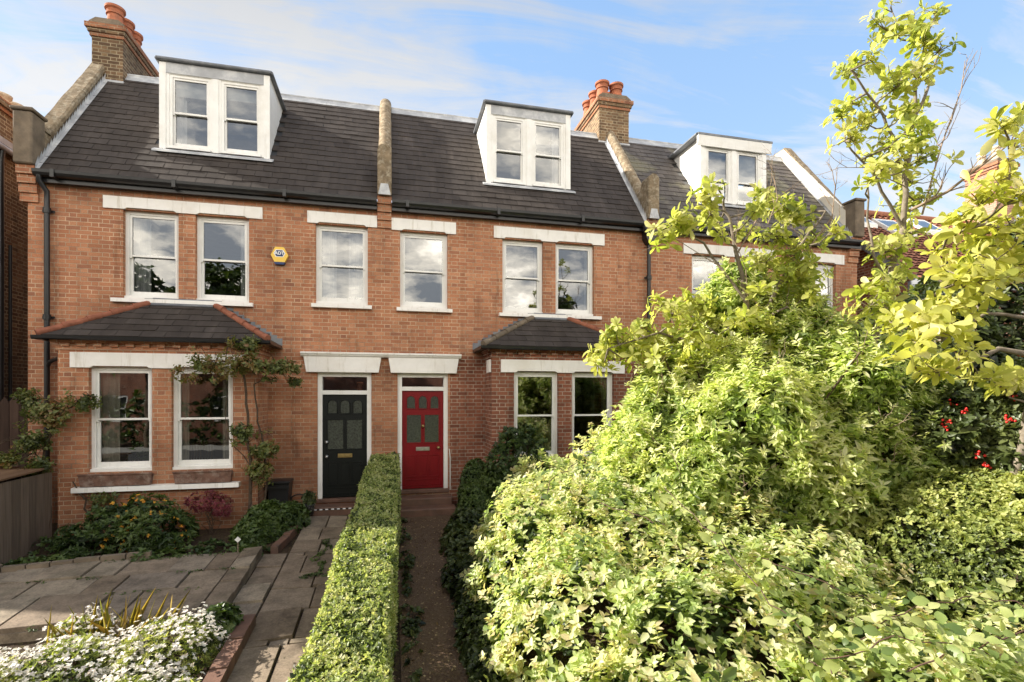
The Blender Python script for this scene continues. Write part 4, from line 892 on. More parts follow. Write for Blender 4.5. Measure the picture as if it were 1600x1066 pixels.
# arching bramble stems over the mound
br = thing('bramble', 'broad leaved bramble with arching stems over the honeysuckle', 'bramble', (2.6, -6.6, -.4))
mb = MB(); tips = []; arcs = [[(1040, 770, 4.6), (1120, 850, 4.1), (1190, 935, 3.7), (1270, 1010, 3.4), (1300, 1066, 3.2)], [(1180, 880, 4.0), (1260, 910, 3.8), (1330, 940, 3.7), (1390, 965, 3.7)], [(1340, 1010, 3.3), (1430, 960, 3.4), (1520, 940, 3.5), (1600, 960, 3.4)], [(1290, 1050, 3.0), (1400, 1010, 2.95), (1500, 1020, 2.9), (1590, 1050, 2.8)], [(930, 790, 5.2), (990, 810, 4.9), (1040, 830, 4.7)], [(900, 730, 5.8), (860, 760, 5.4), (845, 800, 5.2)], [(1420, 1066, 2.7), (1520, 1030, 2.7), (1600, 1000, 2.75)]]
for a in arcs:
    q = [Vector(at(*s)) for s in a]; pts = []
    for u, v in zip(q, q[1:]):
        for i in range(5): pts.append(u.lerp(v, i/5)+Vector((random.gauss(0, .012), random.gauss(0, .012), random.gauss(0, .012)+.05)))
    pts.append(q[-1]+Vector((0, 0, .05))); mb.tube(pts, .0042, 6); tips += pts[::2]
mb.build('stem', mat_plain('bramble_stem', (.10, .055, .04), .6, 12, .3), br)
T = np.array([tuple(t) for t in tips]); T = np.repeat(T, 4, 0)+RNG.normal(0, .07, (len(T)*4, 3))
leaf_mesh('foliage', *rosettes(T, nrm(RNG.normal(0, .4, T.shape)+np.array([0, -.35, 1])), 3, .068, .050, (50, 88), .0), 'bramble_leaf', br, droop=.25, shape='big')

# ---------------------------------------------------------------- variegated shrub in the middle right
ps = thing('pieris_shrub', 'tall rounded shrub of small glossy whorled leaves in front of the end house', 'shrub', at(1150, 900, 6.4))
def PB(sx, sy, t, a, b=None, c=None): return (*at(sx, sy, t), a, b or a, c or a)
PS = [PB(1160, 590, 6.4, .72, .7, .7), PB(1075, 660, 6.3, .66), PB(1245, 610, 6.2, .72), PB(1150, 690, 5.9, .82), PB(1005, 715, 6.2, .5, .55, .48), PB(1330, 680, 5.8, .72), PB(1270, 730, 5.6, .66), PB(1090, 760, 5.7, .62), PB(1410, 650, 6.2, .62), PB(1140, 500, 6.6, .42, .4, .42), PB(1095, 575, 6.4, .42), PB(1345, 600, 5.5, .42), PB(1200, 540, 6.2, .36, .36, .4), PB(1190, 640, 5.5, .5), PB(1400, 730, 5.5, .5), PB(1060, 610, 6.3, .46), PB(1150, 470, 6.5, .42, .4, .45), PB(1235, 520, 6.3, .5), PB(1300, 570, 5.9, .45), PB(1015, 660, 6.2, .4), PB(1445, 690, 5.6, .5), PB(1400, 590, 6.1, .45)]
bush(ps, PS, 41, 10500, 8, .080, .028, 'pieris_leaf', up=.6, spread=(40, 82), space=.008, amp=.25, freq=3.2, inner=.2, gap=-.46, depth=.18, innr=.3, droop=.25, rb=lambda p: .62+.30*noise3(p, 3.4, 50)+RNG.normal(0, .18, len(p)))
stems('stems', ps, (at(1150, 900, 6.3)[0], at(1150, 900, 6.3)[1], -.4), [(b[0]+random.uniform(-.3, .3), b[1]+random.uniform(-.3, .3), b[2]+b[5]*.75) for b in PS for _ in range(4)], .035, 'bark_dark', wob=.12)
p, n_ = blob_points(PS, 1300, 47, .25, 3.2); s_ = n_[:, 2] > -.2; p = p[s_]-n_[s_]*.05; ax = nrm(n_[s_]*.45+np.array([0, 0, .9])+RNG.normal(0, .3, p.shape)); hh = RNG.uniform(.10, .34, len(p)); sh = []
for f in (.25, .5, .75, 1.0): sh.append(rosettes(p+ax*(hh*f)[:, None], ax+RNG.normal(0, .1, ax.shape), 6 if f == 1 else 3, .075*(1.1-.25*f), .026*(1.1-.25*f), (40, 80), .008, rndbase=np.clip(.55+.3*f+RNG.normal(0, .12, len(p)), 0, 1)))
leaf_mesh('shoots', *[np.concatenate(q) for q in zip(*sh)], 'pieris_leaf', ps, droop=.25)
# bare seed-head twigs
mb = MB()
def twig(mb, p, d, L, r, lev):
    q = [Vector(p)]; d = Vector(d).normalized()
    for i in range(4): d = (d+Vector((random.gauss(0, .16), random.gauss(0, .16), random.gauss(.05, .12)))).normalized(); q.append(q[-1]+d*L/4)
    mb.tube(q, [r, r*.85, r*.7, r*.55, r*.35], 5)
    if lev > 0:
        for i in (1, 2, 3, 4):
            if random.random() < .8: twig(mb, q[i], (d+Vector((random.gauss(0, .7), random.gauss(0, .7), random.gauss(.2, .5)))).normalized(), L*.45, r*.55, lev-1)
p, n_ = blob_points(PS, 70, 43, .2, 2.6)
for a, b in zip(p, n_):
    if b[2] > -.2: twig(mb, a-b*.12, b+np.array([0, 0, .6]), .32, .006, 1); mb.tube([a-b*.12, Vector(at(1170, 690, 6.1))], [.005, .02], 5)
mb.build('bare_shoots', 'twig', ps)

# ---------------------------------------------------------------- magnolia trees
def magnolia(name, label, limbs, clusters, t_of, loc, leafL, dens=1.0, bare=(), barkr=1.0, seed=1, lm='magnolia_leaf'):
    root = thing('magnolia_tree', label, 'tree', loc)
    L3 = []
    tr = MB(); bo = MB()
    for j, (pts, r0, r1) in enumerate(limbs):
        q = [Vector(at(*p)) if len(p) == 3 and p[0] > 60 else Vector(p) for p in pts]; dn = []
        for u, v in zip(q, q[1:]):
            for i in range(4): dn.append(u.lerp(v, i/4)+(Vector((random.gauss(0, .012), random.gauss(0, .012), 0)) if i else Vector()))
        dn.append(q[-1]); n = len(dn); rr = [r0+(r1-r0)*i/(n-1) for i in range(n)]
        (tr if j == 0 else bo).tube(dn, rr, 9); L3 += [(p, r) for p, r in zip(dn, rr)]
    C = []; 
    for (sx, sy, rp) in clusters:
        t = t_of(sx, sy)+random.uniform(-.45, .45); c = Vector(at(sx, sy, t)); rad = rp*t/FPX
        # join to the nearest lower limb point
        near = min(L3, key=lambda e: (e[0]-c).length+max(0, e[0].z-c.z)*2.0)[0]
        mid = near.lerp(c, .55)+Vector((random.gauss(0, .04), random.gauss(0, .04), -.05)); bo.tube([near, mid, c], [.012*barkr, .009, .005], 6)
        k = max(3, int(dens*(rad/.085)**2*1.5))
        for i in range(k):
            off = Vector((random.gauss(0, .55), random.gauss(0, .55), random.gauss(0, .42)))*rad; e = c+off; C.append(((e.x, e.y, e.z), (off.x*1.2, off.y*1.2, abs(off.z)*.4+rad*.55)))
            if i % 2 == 0: bo.tube([c.lerp(mid, .3), c.lerp(e, .5)+Vector((0, 0, -.02)), e], [.006, .005, .003], 5)
    tr.build('trunk', 'bark', root); bo.build('branches', 'bark', root)
    P = np.array([c[0] for c in C]); A = np.array([c[1] for c in C]); base = np.clip(.55+RNG.normal(0, .22, len(P)), 0, 1)
    leaf_mesh('crown', *rosettes(P, nrm(A+RNG.normal(0, .05, A.shape)), 7, leafL, leafL*.44, (48, 92), .006, rndbase=base, ljit=.25), lm, root, shape='bigob', droop=.22, fold=.10)
    if bare:
        mb = MB()
        for pts, r0, lev in bare:
            q = [Vector(at(*p)) for p in pts]; mb.tube(q, [r0*(1-.7*i/(len(q)-1)) for i in range(len(q))], 6)
            for u, v in zip(q, q[1:]):
                for f in (.3, .65, 1.0):
                    if random.random() < .85: twig(mb, u.lerp(v, f), ((v-u).normalized()+Vector((random.gauss(0, .6), random.gauss(0, .6), random.gauss(.2, .5)))).normalized(), .32, r0*.45, lev)
        mb.build('bare_twigs', 'twig', root)
    return root
z3 = lambda L: [(1000+x/1.7917, y/1.7917, r/1.7917) for x, y, r in L]
z10 = lambda L: [(900+x/1.9214, 280+y/1.9214, r/1.9214) for x, y, r in L]
TALL = z3([(690, 85, 42), (760, 90, 40), (700, 20, 22), (830, 30, 28), (800, 100, 36), (850, 130, 36), (640, 160, 38), (585, 195, 40), (700, 210, 34), (725, 240, 46), (785, 220, 34), (595, 290, 38), (560, 315, 34), (665, 310, 38), (620, 340, 34), (590, 380, 38), (740, 310, 34), (750, 360, 42), (700, 400, 42), (795, 380, 34), (640, 430, 24), (790, 440, 38), (730, 440, 34), (650, 495, 46), (690, 475, 26), (765, 510, 44), (740, 570, 38), (790, 555, 30), (760, 640, 44), (690, 700, 50), (720, 770, 42), (665, 790, 50), (640, 850, 50), (695, 860, 42), (770, 300, 26), (800, 190, 22)])
magnolia('tall', 'tall slender magnolia tree with yellow green leaves against the sky', [([(1330, 830, 5.7), (1340, 640, 5.7), (1386, 454, 5.7), (1411, 358, 5.7), (1421, 246, 5.7), (1430, 140, 5.7), (1452, 45, 5.7)], .052, .010), ([(1421, 260, 5.7), (1380, 180, 5.6), (1330, 110, 5.5)], .02, .008), ([(1425, 200, 5.7), (1455, 120, 5.8), (1470, 75, 5.8)], .02, .007), ([(1411, 358, 5.7), (1370, 280, 5.6), (1320, 220, 5.5)], .02, .008), ([(1386, 454, 5.7), (1365, 400, 5.5), (1355, 280, 5.5)], .02, .008)], TALL, lambda x, y: 5.6, at(1300, 900, 5.7), .096, dens=2.3,
  bare=[([(1420, 330, 5.7), (1480, 300, 5.4), (1558, 240, 5.1), (1600, 206, 5.0)], .018, 1), ([(1441, 335, 5.7), (1470, 230, 5.8), (1502, 140, 5.9), (1508, 95, 5.9)], .012, 1), ([(1430, 260, 5.7), (1480, 215, 5.8), (1500, 170, 5.9)], .008, 1), ([(1411, 290, 5.7), (1350, 262, 5.5), (1310, 262, 5.4)], .007, 1)])
LOW = z10([(265, 165, 34), (325, 125, 36), (395, 50, 36), (410, 95, 30), (300, 145, 34), (440, 165, 24), (560, 65, 36), (620, 85, 42), (665, 110, 42), (600, 170, 42), (640, 220, 46), (690, 262, 46), (765, 158, 32), (720, 185, 36), (545, 95, 34), (560, 250, 40), (620, 292, 44), (690, 350, 44), (640, 322, 42), (330, 382, 44), (290, 400, 42), (255, 375, 34), (300, 480, 42), (225, 480, 42), (135, 490, 44), (85, 520, 34), (70, 558, 30), (165, 530, 40), (385, 400, 44), (470, 305, 30), (660, 425, 46), (720, 430, 40), (640, 450, 40), (190, 440, 34), (120, 455, 30), (340, 440, 40), (490, 150, 26), (400, 130, 28), (420, 440, 38), (480, 430, 36), (540, 420, 38), (590, 450, 36), (380, 485, 36), (255, 530, 34), (330, 540, 36), (430, 500, 36), (520, 360, 34), (470, 380, 34), (740, 400, 36), (790, 450, 36), (800, 510, 34), (700, 480, 38), (600, 505, 36), (560, 330, 30), (700, 300, 34), (420, 20, 22)])
magnolia('low', 'low spreading magnolia tree with yellow green leaves covering the end house windows', [([(1180, 860, 6.1), (1175, 680, 6.1), (1170, 540, 6.1), (1160, 430, 6.1), (1140, 340, 6.1), (1115, 300, 6.1)], .05, .010), ([(1172, 600, 6.1), (1100, 540, 6.2), (1030, 520, 6.2), (950, 545, 6.2)], .028, .007), ([(1170, 540, 6.1), (1220, 440, 6.0), (1260, 370, 6.0), (1290, 330, 6.0)], .028, .008), ([(1165, 470, 6.1), (1100, 380, 6.2), (1050, 355, 6.2)], .02, .007), ([(1170, 560, 6.1), (1080, 490, 6.2), (1050, 480, 6.2)], .02, .007), ([(1190, 500, 6.1), (1230, 480, 5.9), (1260, 500, 6.2)], .02, .007)], LOW, lambda x, y: 6.1, at(1180, 960, 6.1),  .100, dens=3.0,
  bare=[([(1150, 400, 6.1), (1190, 330, 6.1), (1205, 285, 6.1)], .010, 2), ([(1240, 420, 6.0), (1300, 340, 6.0), (1305, 290, 6.0)], .012, 2), ([(1130, 420, 6.1), (1050, 370, 6.2), (990, 400, 6.2)], .006, 1), ([(1170, 480, 6.1), (1165, 420, 6.0), (1150, 380, 6.0)], .008, 2), ([(1200, 350, 6.0), (1215, 310, 6.0), (1210, 280, 6.0)], .008, 2)])
NEAR = z3([(1010, 340, 46), (1050, 400, 36), (1065, 330, 36), (1040, 480, 54), (960, 560, 50), (1040, 560, 60), (900, 590, 42), (980, 640, 60), (1050, 640, 54), (875, 640, 26), (930, 690, 46), (825, 700, 22), (1000, 720, 54), (900, 760, 52), (835, 735, 24), (960, 780, 54), (1050, 760, 54), (870, 850, 54), (800, 885, 44)])+z10([(1050, 405, 52), (1100, 450, 54), (1000, 480, 50), (1150, 520, 52), (1080, 570, 52), (1230, 590, 46), (1320, 600, 54), (1185, 345, 48), (1250, 255, 44), (1320, 250, 46), (950, 430, 42), (990, 520, 40), (1280, 610, 40)])
magnolia('near', 'magnolia branches with large yellow leaves reaching in from the right edge', [([(5.6, -7.0, -.5), (5.5, -7.0, .9), (1640, 560, 4.6), (1560, 545, 4.6), (1470, 590, 4.5)], .055, .010), ([(5.5, -7.0, .9), (1660, 420, 4.7), (1600, 330, 4.7), (1570, 200, 4.7)], .04, .008), ([(1660, 420, 4.7), (1560, 400, 4.6), (1500, 440, 4.5), (1440, 470, 4.5)], .024, .007), ([(1640, 500, 4.6), (1540, 490, 4.6), (1480, 530, 4.5)], .02, .007), ([(1620, 370, 4.7), (1540, 350, 4.6), (1480, 370, 4.6)], .02, .007)], NEAR, lambda x, y: 4.6, (5.6, -7.0, -.5), .112, dens=1.9, seed=3, lm='magnolia_gold')

# ---------------------------------------------------------------- other shrubs on the right
eg = thing('evergreen_shrub', 'dark dense evergreen shrub at the right behind the magnolia branches', 'shrub', at(1520, 700, 9.5))
EG = [PB(1540, 520, 9.6, 1.5, 1.4, 1.3), PB(1430, 560, 9.3, 1.1), PB(1620, 470, 9.8, 1.5), PB(1500, 640, 9.2, 1.3), PB(1640, 620, 9.2, 1.5), PB(1400, 640, 9.0, .9)]
bush(eg, EG, 61, 7000, 6, .10, .048, 'dark_leaf', up=.4, amp=.16, freq=2.4, inner=.25, gap=-.8, rb=lambda p: .55+.4*noise3(p, 3, 62)+RNG.normal(0, .15, len(p)))
stems('stems', eg, (at(1520, 700, 9.5)[0], at(1520, 700, 9.5)[1], 0), [b[:3] for b in EG], .05)
ho = thing('holly_bush', 'dark holly bush with red berry clusters at the right edge', 'bush', at(1530, 800, 6.0))
HO = [PB(1545, 650, 5.3, .46, .45, .40), PB(1490, 685, 5.2, .34, .34, .3), PB(1620, 640, 5.3, .55), PB(1590, 700, 5.0, .42)]
bush(ho, HO, 71, 2600, 6, .075, .036, 'dark_leaf', up=.4, amp=.14, freq=4, inner=.3)
p, n_ = blob_points(HO, 60, 73, .1, 4)
for a, b in zip(p, n_):
    if b[1] > .3: continue
    mb = MB()
    for i in range(9):
        c = Vector(a)+Vector(b)*.04+Vector((random.gauss(0, .02), random.gauss(0, .02), random.gauss(0, .02))); mb.lathe([(.001, -.013), (.010, -.007), (.0125, 0), (.010, .007), (.001, .013)], c, 7)
    mb.build('berry_cluster', 'berry', ho)
stems('stems', ho, (at(1530, 800, 6)[0], at(1530, 800, 6)[1], -.4), [b[:3] for b in HO], .03)
pv = thing('privet_hedge', 'small leaved clipped hedge at the far right below the holly', 'hedge', at(1500, 1000, 5.2))
PV = [PB(1480, 825, 5.2, .80, .85, .70), PB(1580, 825, 5.0, .9, .85, .70), PB(1420, 850, 5.2, .6, .8, .7), PB(1560, 920, 4.7, .8, .8, .8), PB(1660, 860, 4.7, .9)]
bush(pv, PV, 81, 12000, 5, .036, .021, 'privet_leaf', up=.35, space=.006, amp=.08, freq=3.5, inner=.25, gap=-.85); stems('stems', pv, (at(1500, 1000, 5.2)[0], at(1500, 1000, 5.2)[1], -.6), [b[:3] for b in PV], .02)
# shrubs beside the red door
bx = thing('box_shrub', 'dark green clipped box shrub beside the red front door', 'shrub', (1.6, -.9, 0))
BX = [(1.62, -.75, .25, .36, .36, .74), (1.92, -1.1, .2, .40, .42, .70), (1.5, -1.35, .05, .30, .38, .58)]
bush(bx, BX, 91, 4200, 5, .036, .021, 'mid_leaf', up=.3, space=.006, amp=.08, freq=4, inner=.3); stems('stems', bx, (1.65, -.95, -.1), [b[:3] for b in BX], .018)
ro = thing('rose_shrub', 'dark loose shrub under the bay window right of the red door', 'shrub', (2.35, -1.2, 0))
ROS = [(2.25, -1.15, 1.2, .27, .2, .42), (2.55, -1.2, 1.0, .42, .3, .6), (2.2, -1.3, .7, .5, .35, .7)]
bush(ro, ROS, 95, 1000, 5, .055, .032, 'mid_leaf', up=.4, amp=.25, freq=4, inner=.2, gap=-.5); stems('stems', ro, (2.35, -1.25, -.1), [(b[0]+random.uniform(-.2, .2), b[1], b[2]+.45) for b in ROS for _ in range(3)], .012)
iv = tag(bush(None, [(1.15, -2.6, -.25, .35, .9, .42), (1.05, -4.0, -.35, .32, 1.0, .40), (.98, -5.4, -.45, .30, 1.0, .38), (.92, -6.8, -.56, .30, .9, .36), (1.35, -1.9, -.2, .4, .6, .5)], 97, 4200, 5, .05, .036, 'dark_leaf', up=.5, amp=.2, freq=4, inner=.2, name='ivy'), kind='stuff'); iv['label'] = 'dark ivy ground cover along the right side of the earth path'
uv_ = tag(bush(None, [(.22, -y, gz(-y)-.03, .10+.05*math.sin(y*3), .4, .14) for y in (1.2, 2.1, 3.0, 3.8, 4.6, 5.4, 6.2, 7.0)], 98, 900, 4, .045, .03, 'dark_leaf', up=.6, amp=.3, freq=6, inner=0, gap=-.2, name='weeds'), kind='stuff'); uv_['label'] = 'low dark weeds along the foot of the clipped hedge'

# ---------------------------------------------------------------- left garden plants
ky = thing('flowering_shrub', 'leafy green shrub dotted with yellow flowers under the left bay window', 'shrub', (-4.0, -1.6, -.1))
KY = [(-4.2, -1.5, .15, .42, .36, .44), (-3.75, -1.42, .2, .42, .36, .46), (-3.55, -1.7, .08, .38, .34, .34), (-4.4, -1.75, -.02, .32, .34, .3), (-3.3, -1.45, .05, .28, .3, .28)]
bush(ky, KY, 101, 1500, 5, .065, .03, 'mid_leaf', up=.5, amp=.32, freq=4, inner=.2, gap=-.35, shape='lance')
p, n_ = blob_points([b for b in KY[:3]], 120, 104, .22, 4); s = (p[:, 0] > -4.15) & (n_[:, 1] < .3); p = p[s]; leaf_mesh('blossom', *rosettes(p+n_[s]*.02, nrm(n_[s]+np.array([0, -.4, .4])), 7, .028, .018, (50, 85), 0), 'yellow_petal', ky)
stems('stems', ky, (-3.95, -1.55, -.15), [(b[0]+random.uniform(-.2, .2), b[1]+random.uniform(-.2, .1), b[2]+.4) for b in KY for _ in range(2)], .01)
rd = thing('red_leaved_shrub', 'small red leaved plant under the left bay window sill', 'shrub', (-2.95, -1.1, 0))
RD = [(-3.0, -1.05, .46, .26, .16, .15), (-2.78, -1.08, .38, .2, .15, .16)]
bush(rd, RD, 107, 260, 5, .05, .018, 'red_leaf', up=.6, amp=.25, freq=5, inner=0, gap=-.5, shape='lance'); stems('stems', rd, (-2.9, -1.1, -.1), [(b[0]+random.uniform(-.2, .2), b[1], b[2]+.15) for b in RD for _ in range(4)], .007)
gs = thing('leafy_shrub', 'low dark green shrub between the climbing rose and the stone path', 'shrub', (-1.95, -1.2, -.1))
GS = [(-1.98, -1.25, .0, .40, .42, .42), (-1.72, -.95, .0, .3, .3, .34), (-2.15, -1.55, -.1, .3, .3, .32)]
bush(gs, GS, 109, 1500, 5, .062, .034, 'mid_leaf', up=.4, amp=.18, freq=4, inner=.25, shape='lance'); stems('stems', gs, (-1.95, -1.2, -.15), [b[:3] for b in GS], .01)
wd = tag(bush(None, [(-4.7, -2.1, -.2, .5, .25, .16), (-5.6, -2.5, -.25, .6, .22, .18), (-3.0, -2.05, -.2, .5, .2, .16), (-4.9, -1.3, -.15, .5, .3, .2), (-3.4, -2.3, -.2, .3, .16, .2), (-2.5, -1.9, -.2, .4, .25, .2), (-6.2, -2.3, -.2, .5, .3, .16), (-2.05, -2.15, -.18, .2, .12, .12), (-4.3, -2.45, -.22, .3, .12, .12)], 113, 1500, 5, .055, .03, 'mid_leaf', up=.7, amp=.3, freq=5, inner=0, gap=-.3, name='ground_cover'), kind='stuff'); wd['label'] = 'low weeds and ferns growing over the soil bed'
pw = tag(bush(None, [(-1.0+.06*math.sin(k*1.7), -1.9-k*.22, gz(-1.9-k*.22)+.02, .045, .12, .03) for k in range(6)]+[(-.95, -3.2, gz(-3.2)+.02, .22, .06, .05), (-1.1, -2.6, gz(-2.6)+.02, .05, .1, .03)], 115, 260, 4, .03, .016, 'mid_leaf', up=.8, amp=.3, freq=6, inner=0, name='path_weeds'), kind='stuff'); pw['label'] = 'small weeds in the joints of the stone path'
pm = tag(bush(None, [(random.uniform(-5.2, -2), y, gz(y)+.13, random.uniform(.05, .16), .025, .025) for y in (-2.42, -2.99, -3.0, -3.52, -3.55, -4.2, -4.22, -2.45, -2.4) for _ in range(4)]+[(random.uniform(-1.4, -.6), random.uniform(-7, -1), -.18, .05, .02, .2) for _ in range(0)], 117, 420, 4, .022, .012, 'mid_leaf', up=.8, amp=.3, freq=6, inner=0, name='joint_weeds'), kind='stuff'); pm['label'] = 'moss and tiny weeds in the joints of the patio'
n = 1300; P = np.stack([RNG.uniform(.15, 1.1, n), RNG.uniform(-8.5, -.9, n), np.zeros(n)], 1); P[:, 0] += RNG.normal(0, .08, n); P[:, 2] = .08*P[:, 1]+.018
lt = leaf_mesh('leaf_litter', P, nrm(np.stack([RNG.normal(size=n), RNG.normal(size=n), RNG.normal(0, .15, n)], 1)), nrm(np.stack([RNG.normal(0, .3, n), RNG.normal(0, .3, n), np.ones(n)], 1)), RNG.uniform(.015, .045, n), .02, RNG.uniform(0, 1, n), mat_leaf('dry_leaf', [(.12, .07, .04), (.28, .18, .09), (.40, .29, .15), (.20, .13, .07)], .1), None); tag(lt, 'dry leaves scattered over the earth path', kind='stuff')
# climbing roses
def climber(label, base, stempts, blobs, seed, n, group=None):
    root = thing('climbing_rose', label, 'climbing rose', base)
    mb = MB()
    for pts, r in stempts:
        q = [Vector(p) for p in pts]; dn = []
        for u, v in zip(q, q[1:]):
            for i in range(4): dn.append(u.lerp(v, i/4)+Vector((random.gauss(0, .02), random.gauss(0, .015), random.gauss(0, .015))))
        dn.append(q[-1]); mb.tube(dn, [r*(1-.6*i/len(dn)) for i in range(len(dn))], 7)
    bush(root, blobs, seed, n, 6, .055, .032, 'rose_leaf', up=.35, spread=(40, 85), space=.02, amp=.4, freq=4.5, inner=0, gap=-.05, depth=.4)
    tw = mb; p, n_ = blob_points(blobs, 60, seed+2, .3, 4.5)
    allp = [Vector(q) for pts, r in stempts for u, v in zip(pts, pts[1:]) for q in (Vector(u).lerp(Vector(v), f) for f in (0, .33, .66, 1))]
    for a, b in zip(p, n_):
        a = Vector(a); q = min(allp, key=lambda e: (e-a).length); tw.tube([q, q.lerp(a, .5)+Vector((0, 0, .04)), a], [.006, .005, .003], 5)
    tw.build('stem', 'bark_dark', root)
climber('climbing rose trained up the bay corner beside the black door', (-2.35, -1.0, -.1), [([(-2.38, -1.0, -.1), (-2.36, -.95, .9), (-2.40, -.93, 1.7), (-2.42, -.95, 2.5), (-2.6, -1.0, 2.8), (-3.0, -1.05, 2.85)], .03), ([(-2.2, -.9, -.1), (-2.12, -.8, .8), (-2.22, -.85, 1.6), (-2.30, -.9, 2.4), (-2.0, -.7, 2.75)], .022), ([(-2.3, -.95, .9), (-2.7, -.9, 1.5), (-2.75, -.88, 2.2)], .01)],
  [(-2.45, -1.1, 2.75, .45, .28, .28), (-2.95, -1.1, 2.72, .42, .24, .28), (-1.95, -.85, 2.72, .42, .28, .28), (-2.15, -.95, 1.35, .3, .25, .32), (-2.2, -1.0, .95, .22, .22, .3), (-2.5, -1.0, 1.6, .25, .12, .25), (-2.4, -1.05, 3.1, .3, .2, .2), (-1.7, -.7, 2.6, .2, .2, .22), (-3.35, -1.05, 2.6, .2, .12, .15)], 121, 1050)
climber('climbing rose trained across the left corner of the bay window', (-5.45, -1.0, -.1), [([(-5.3, -1.05, -.1), (-5.28, -.95, .5), (-5.42, -.9, 1.2), (-5.2, -.95, 1.9), (-4.75, -.95, 2.25)], .025), ([(-4.75, -.95, -.1), (-4.78, -.9, .4), (-5.0, -.9, .85)], .022), ([(-5.42, -.9, 1.2), (-5.6, -1.0, 1.6)], .012)],
  [(-5.25, -1.0, 1.95, .35, .22, .3), (-4.85, -1.0, 2.15, .28, .16, .2), (-5.5, -1.05, 1.55, .3, .25, .3), (-5.8, -1.1, 1.25, .35, .2, .15), (-5.35, -1.1, 1.1, .3, .22, .25), (-5.6, -.9, 2.2, .16, .15, .18), (-4.55, -.95, .55, .2, .12, .12)], 131, 800)
# white daisies in the sunny bed
def daisy_clump(label, cx, cy, rx, ry, h, n, seed):
    root = thing('flower_clump', label, 'flowers', (cx, cy, gz(cy)), 'white daisy clumps in the front bed')
    bl = [(cx, cy, gz(cy)+h*.3, rx, ry, h*.7), (cx+rx*.4, cy+ry*.2, gz(cy)+h*.2, rx*.6, ry*.7, h*.7)]
    bush(root, bl, seed, int(n*1.3), 5, .05, .014, 'privet_leaf', up=1.0, amp=.2, freq=5, inner=.2, shape='lance', spread=(25, 70))
    p, n_ = blob_points(bl, n*2, seed+2, .25, 5, depth=.03); s = n_[:, 2] > .05; p = p[s][:int(n*.95)]; nn = n_[s][:int(n*.95)]+RNG.normal(0, .3, (min(int(n*.95), int(s.sum())), 3))
    rt = [rosettes(p+nn*RNG.uniform(0, .09, (len(p), 1))+np.array([0, 0, .02]), nrm(nn*.6+np.array([0, -.2, .9])+RNG.normal(0, .4, p.shape)), 8, .022, .012, (70, 92), 0, rndbase=RNG.uniform(.2, 1, len(p)))]
    leaf_mesh('blossom', *rt[0], 'white_petal', root, droop=.05)
    stems('stems', root, (cx, cy, gz(cy)-.02), [tuple(q) for q in p[:30]], .004, 'bark_dark', 2, .03, 5)
daisy_clump('white daisies at the bottom left corner of the photo', -3.5, -5.3, .5, .36, .34, 420, 141)
daisy_clump('white daisies in the middle of the front bed beside tall yellow grass blades', -2.8, -5.15, .48, .40, .36, 520, 143)
daisy_clump('white daisies nearest the brick kerb of the front bed', -2.1, -5.05, .46, .46, .38, 560, 145)
daisy_clump('tall white daisies at the far left of the patio edge', -3.05, -4.6, .26, .13, .36, 120, 147)
daisy_clump('low white daisies along the bottom edge of the photo', -2.1, -5.8, .5, .38, .30, 420, 149)
gr = thing('grass_clump', 'tall yellowing strap leaves among the white daisies', 'grass', (-2.75, -4.6, gz(-4.6)))
n = 60; P = np.stack([RNG.normal(-2.72, .26, n), RNG.normal(-4.62, .09, n), np.full(n, gz(-4.6))], 1); D = nrm(np.stack([RNG.normal(0, .3, n), RNG.normal(-.05, .25, n), np.ones(n)], 1))
leaf_mesh('blades', P, D, nrm(RNG.normal(size=(n, 3))*np.array([1, 1, .1])), RNG.uniform(.36, .62, n), .015, RNG.uniform(0, 1, n), 'grass_leaf', gr, shape='lance', droop=.25)
nb = thing('leafy_plant', 'small bright green leafy plant at the corner of the brick kerb', 'plant', (-1.75, -4.55, gz(-4.5)))
bush(nb, [(-1.74, -4.62, gz(-4.6)+.12, .16, .2, .26)], 153, 300, 5, .06, .04, 'mid_leaf', up=.5, amp=.2, freq=6, inner=.2)

# ---------------------------------------------------------------- small things
for x0, x1, lab in ((-4.93, -3.88, 'left one of two weathered window troughs on the bay window sill'), (-3.56, -2.66, 'right one of two weathered window troughs on the bay window sill')):
    t = thing('window_trough', lab, 'planter', ((x0+x1)/2, -.9, .75))
    m_ = MB(); z0, z1 = .752, .93; ya, yb = -.90, -.795
    m_.prism([(x0+.03, z0), (x1-.03, z0), (x1, z1), (x0, z1)], ya, ya+.02); m_.prism([(x0+.03, z0), (x1-.03, z0), (x1, z1), (x0, z1)], yb-.02, yb)
    for xa in (x0+.02, x1-.04): m_.box(xa, xa+.02, ya+.02, yb-.02, z0, z1)
    m_.box(x0-.012, x1+.012, ya-.015, ya+.022, z1, z1+.028, bev=.006)
    m_.build('box', 'trough', t); s_ = MB(); s_.box(x0+.04, x1-.04, ya+.02, yb-.02, z0, z1-.03); s_.build('soil', 'soil', t)
bn = thing('bin_store', 'weathered wooden bin store with sloping brown lid at the left edge', 'bin store', (-5.9, -1.8, gz(-1.8)))
m_ = MB()
for i in range(10):
    y0 = -2.75+i*.18; m_.box(-5.28, -5.255, y0+.003, y0+.177, gz(y0), 1.02, 0, random.random())
for i in range(8): x0 = -6.9+i*.2; m_.box(x0+.003, x0+.197, -2.78, -2.755, gz(-2.7), 1.0, 0, random.random())
m_.box(-6.9, -5.285, -.97, -.95, -.1, 1.05); m_.box(-6.92, -6.9, -2.75, -.95, -.2, 1.02)
m_.build('boards', 'shed_wood', bn)
l_ = MB()
for i in range(8): x0 = -7.0+i*.222; l_.prism([(-2.86, 1.03), (-.93, 1.09), (-.93, 1.115), (-2.86, 1.055)], x0+.002, x0+.22, 'x', 0, random.random())
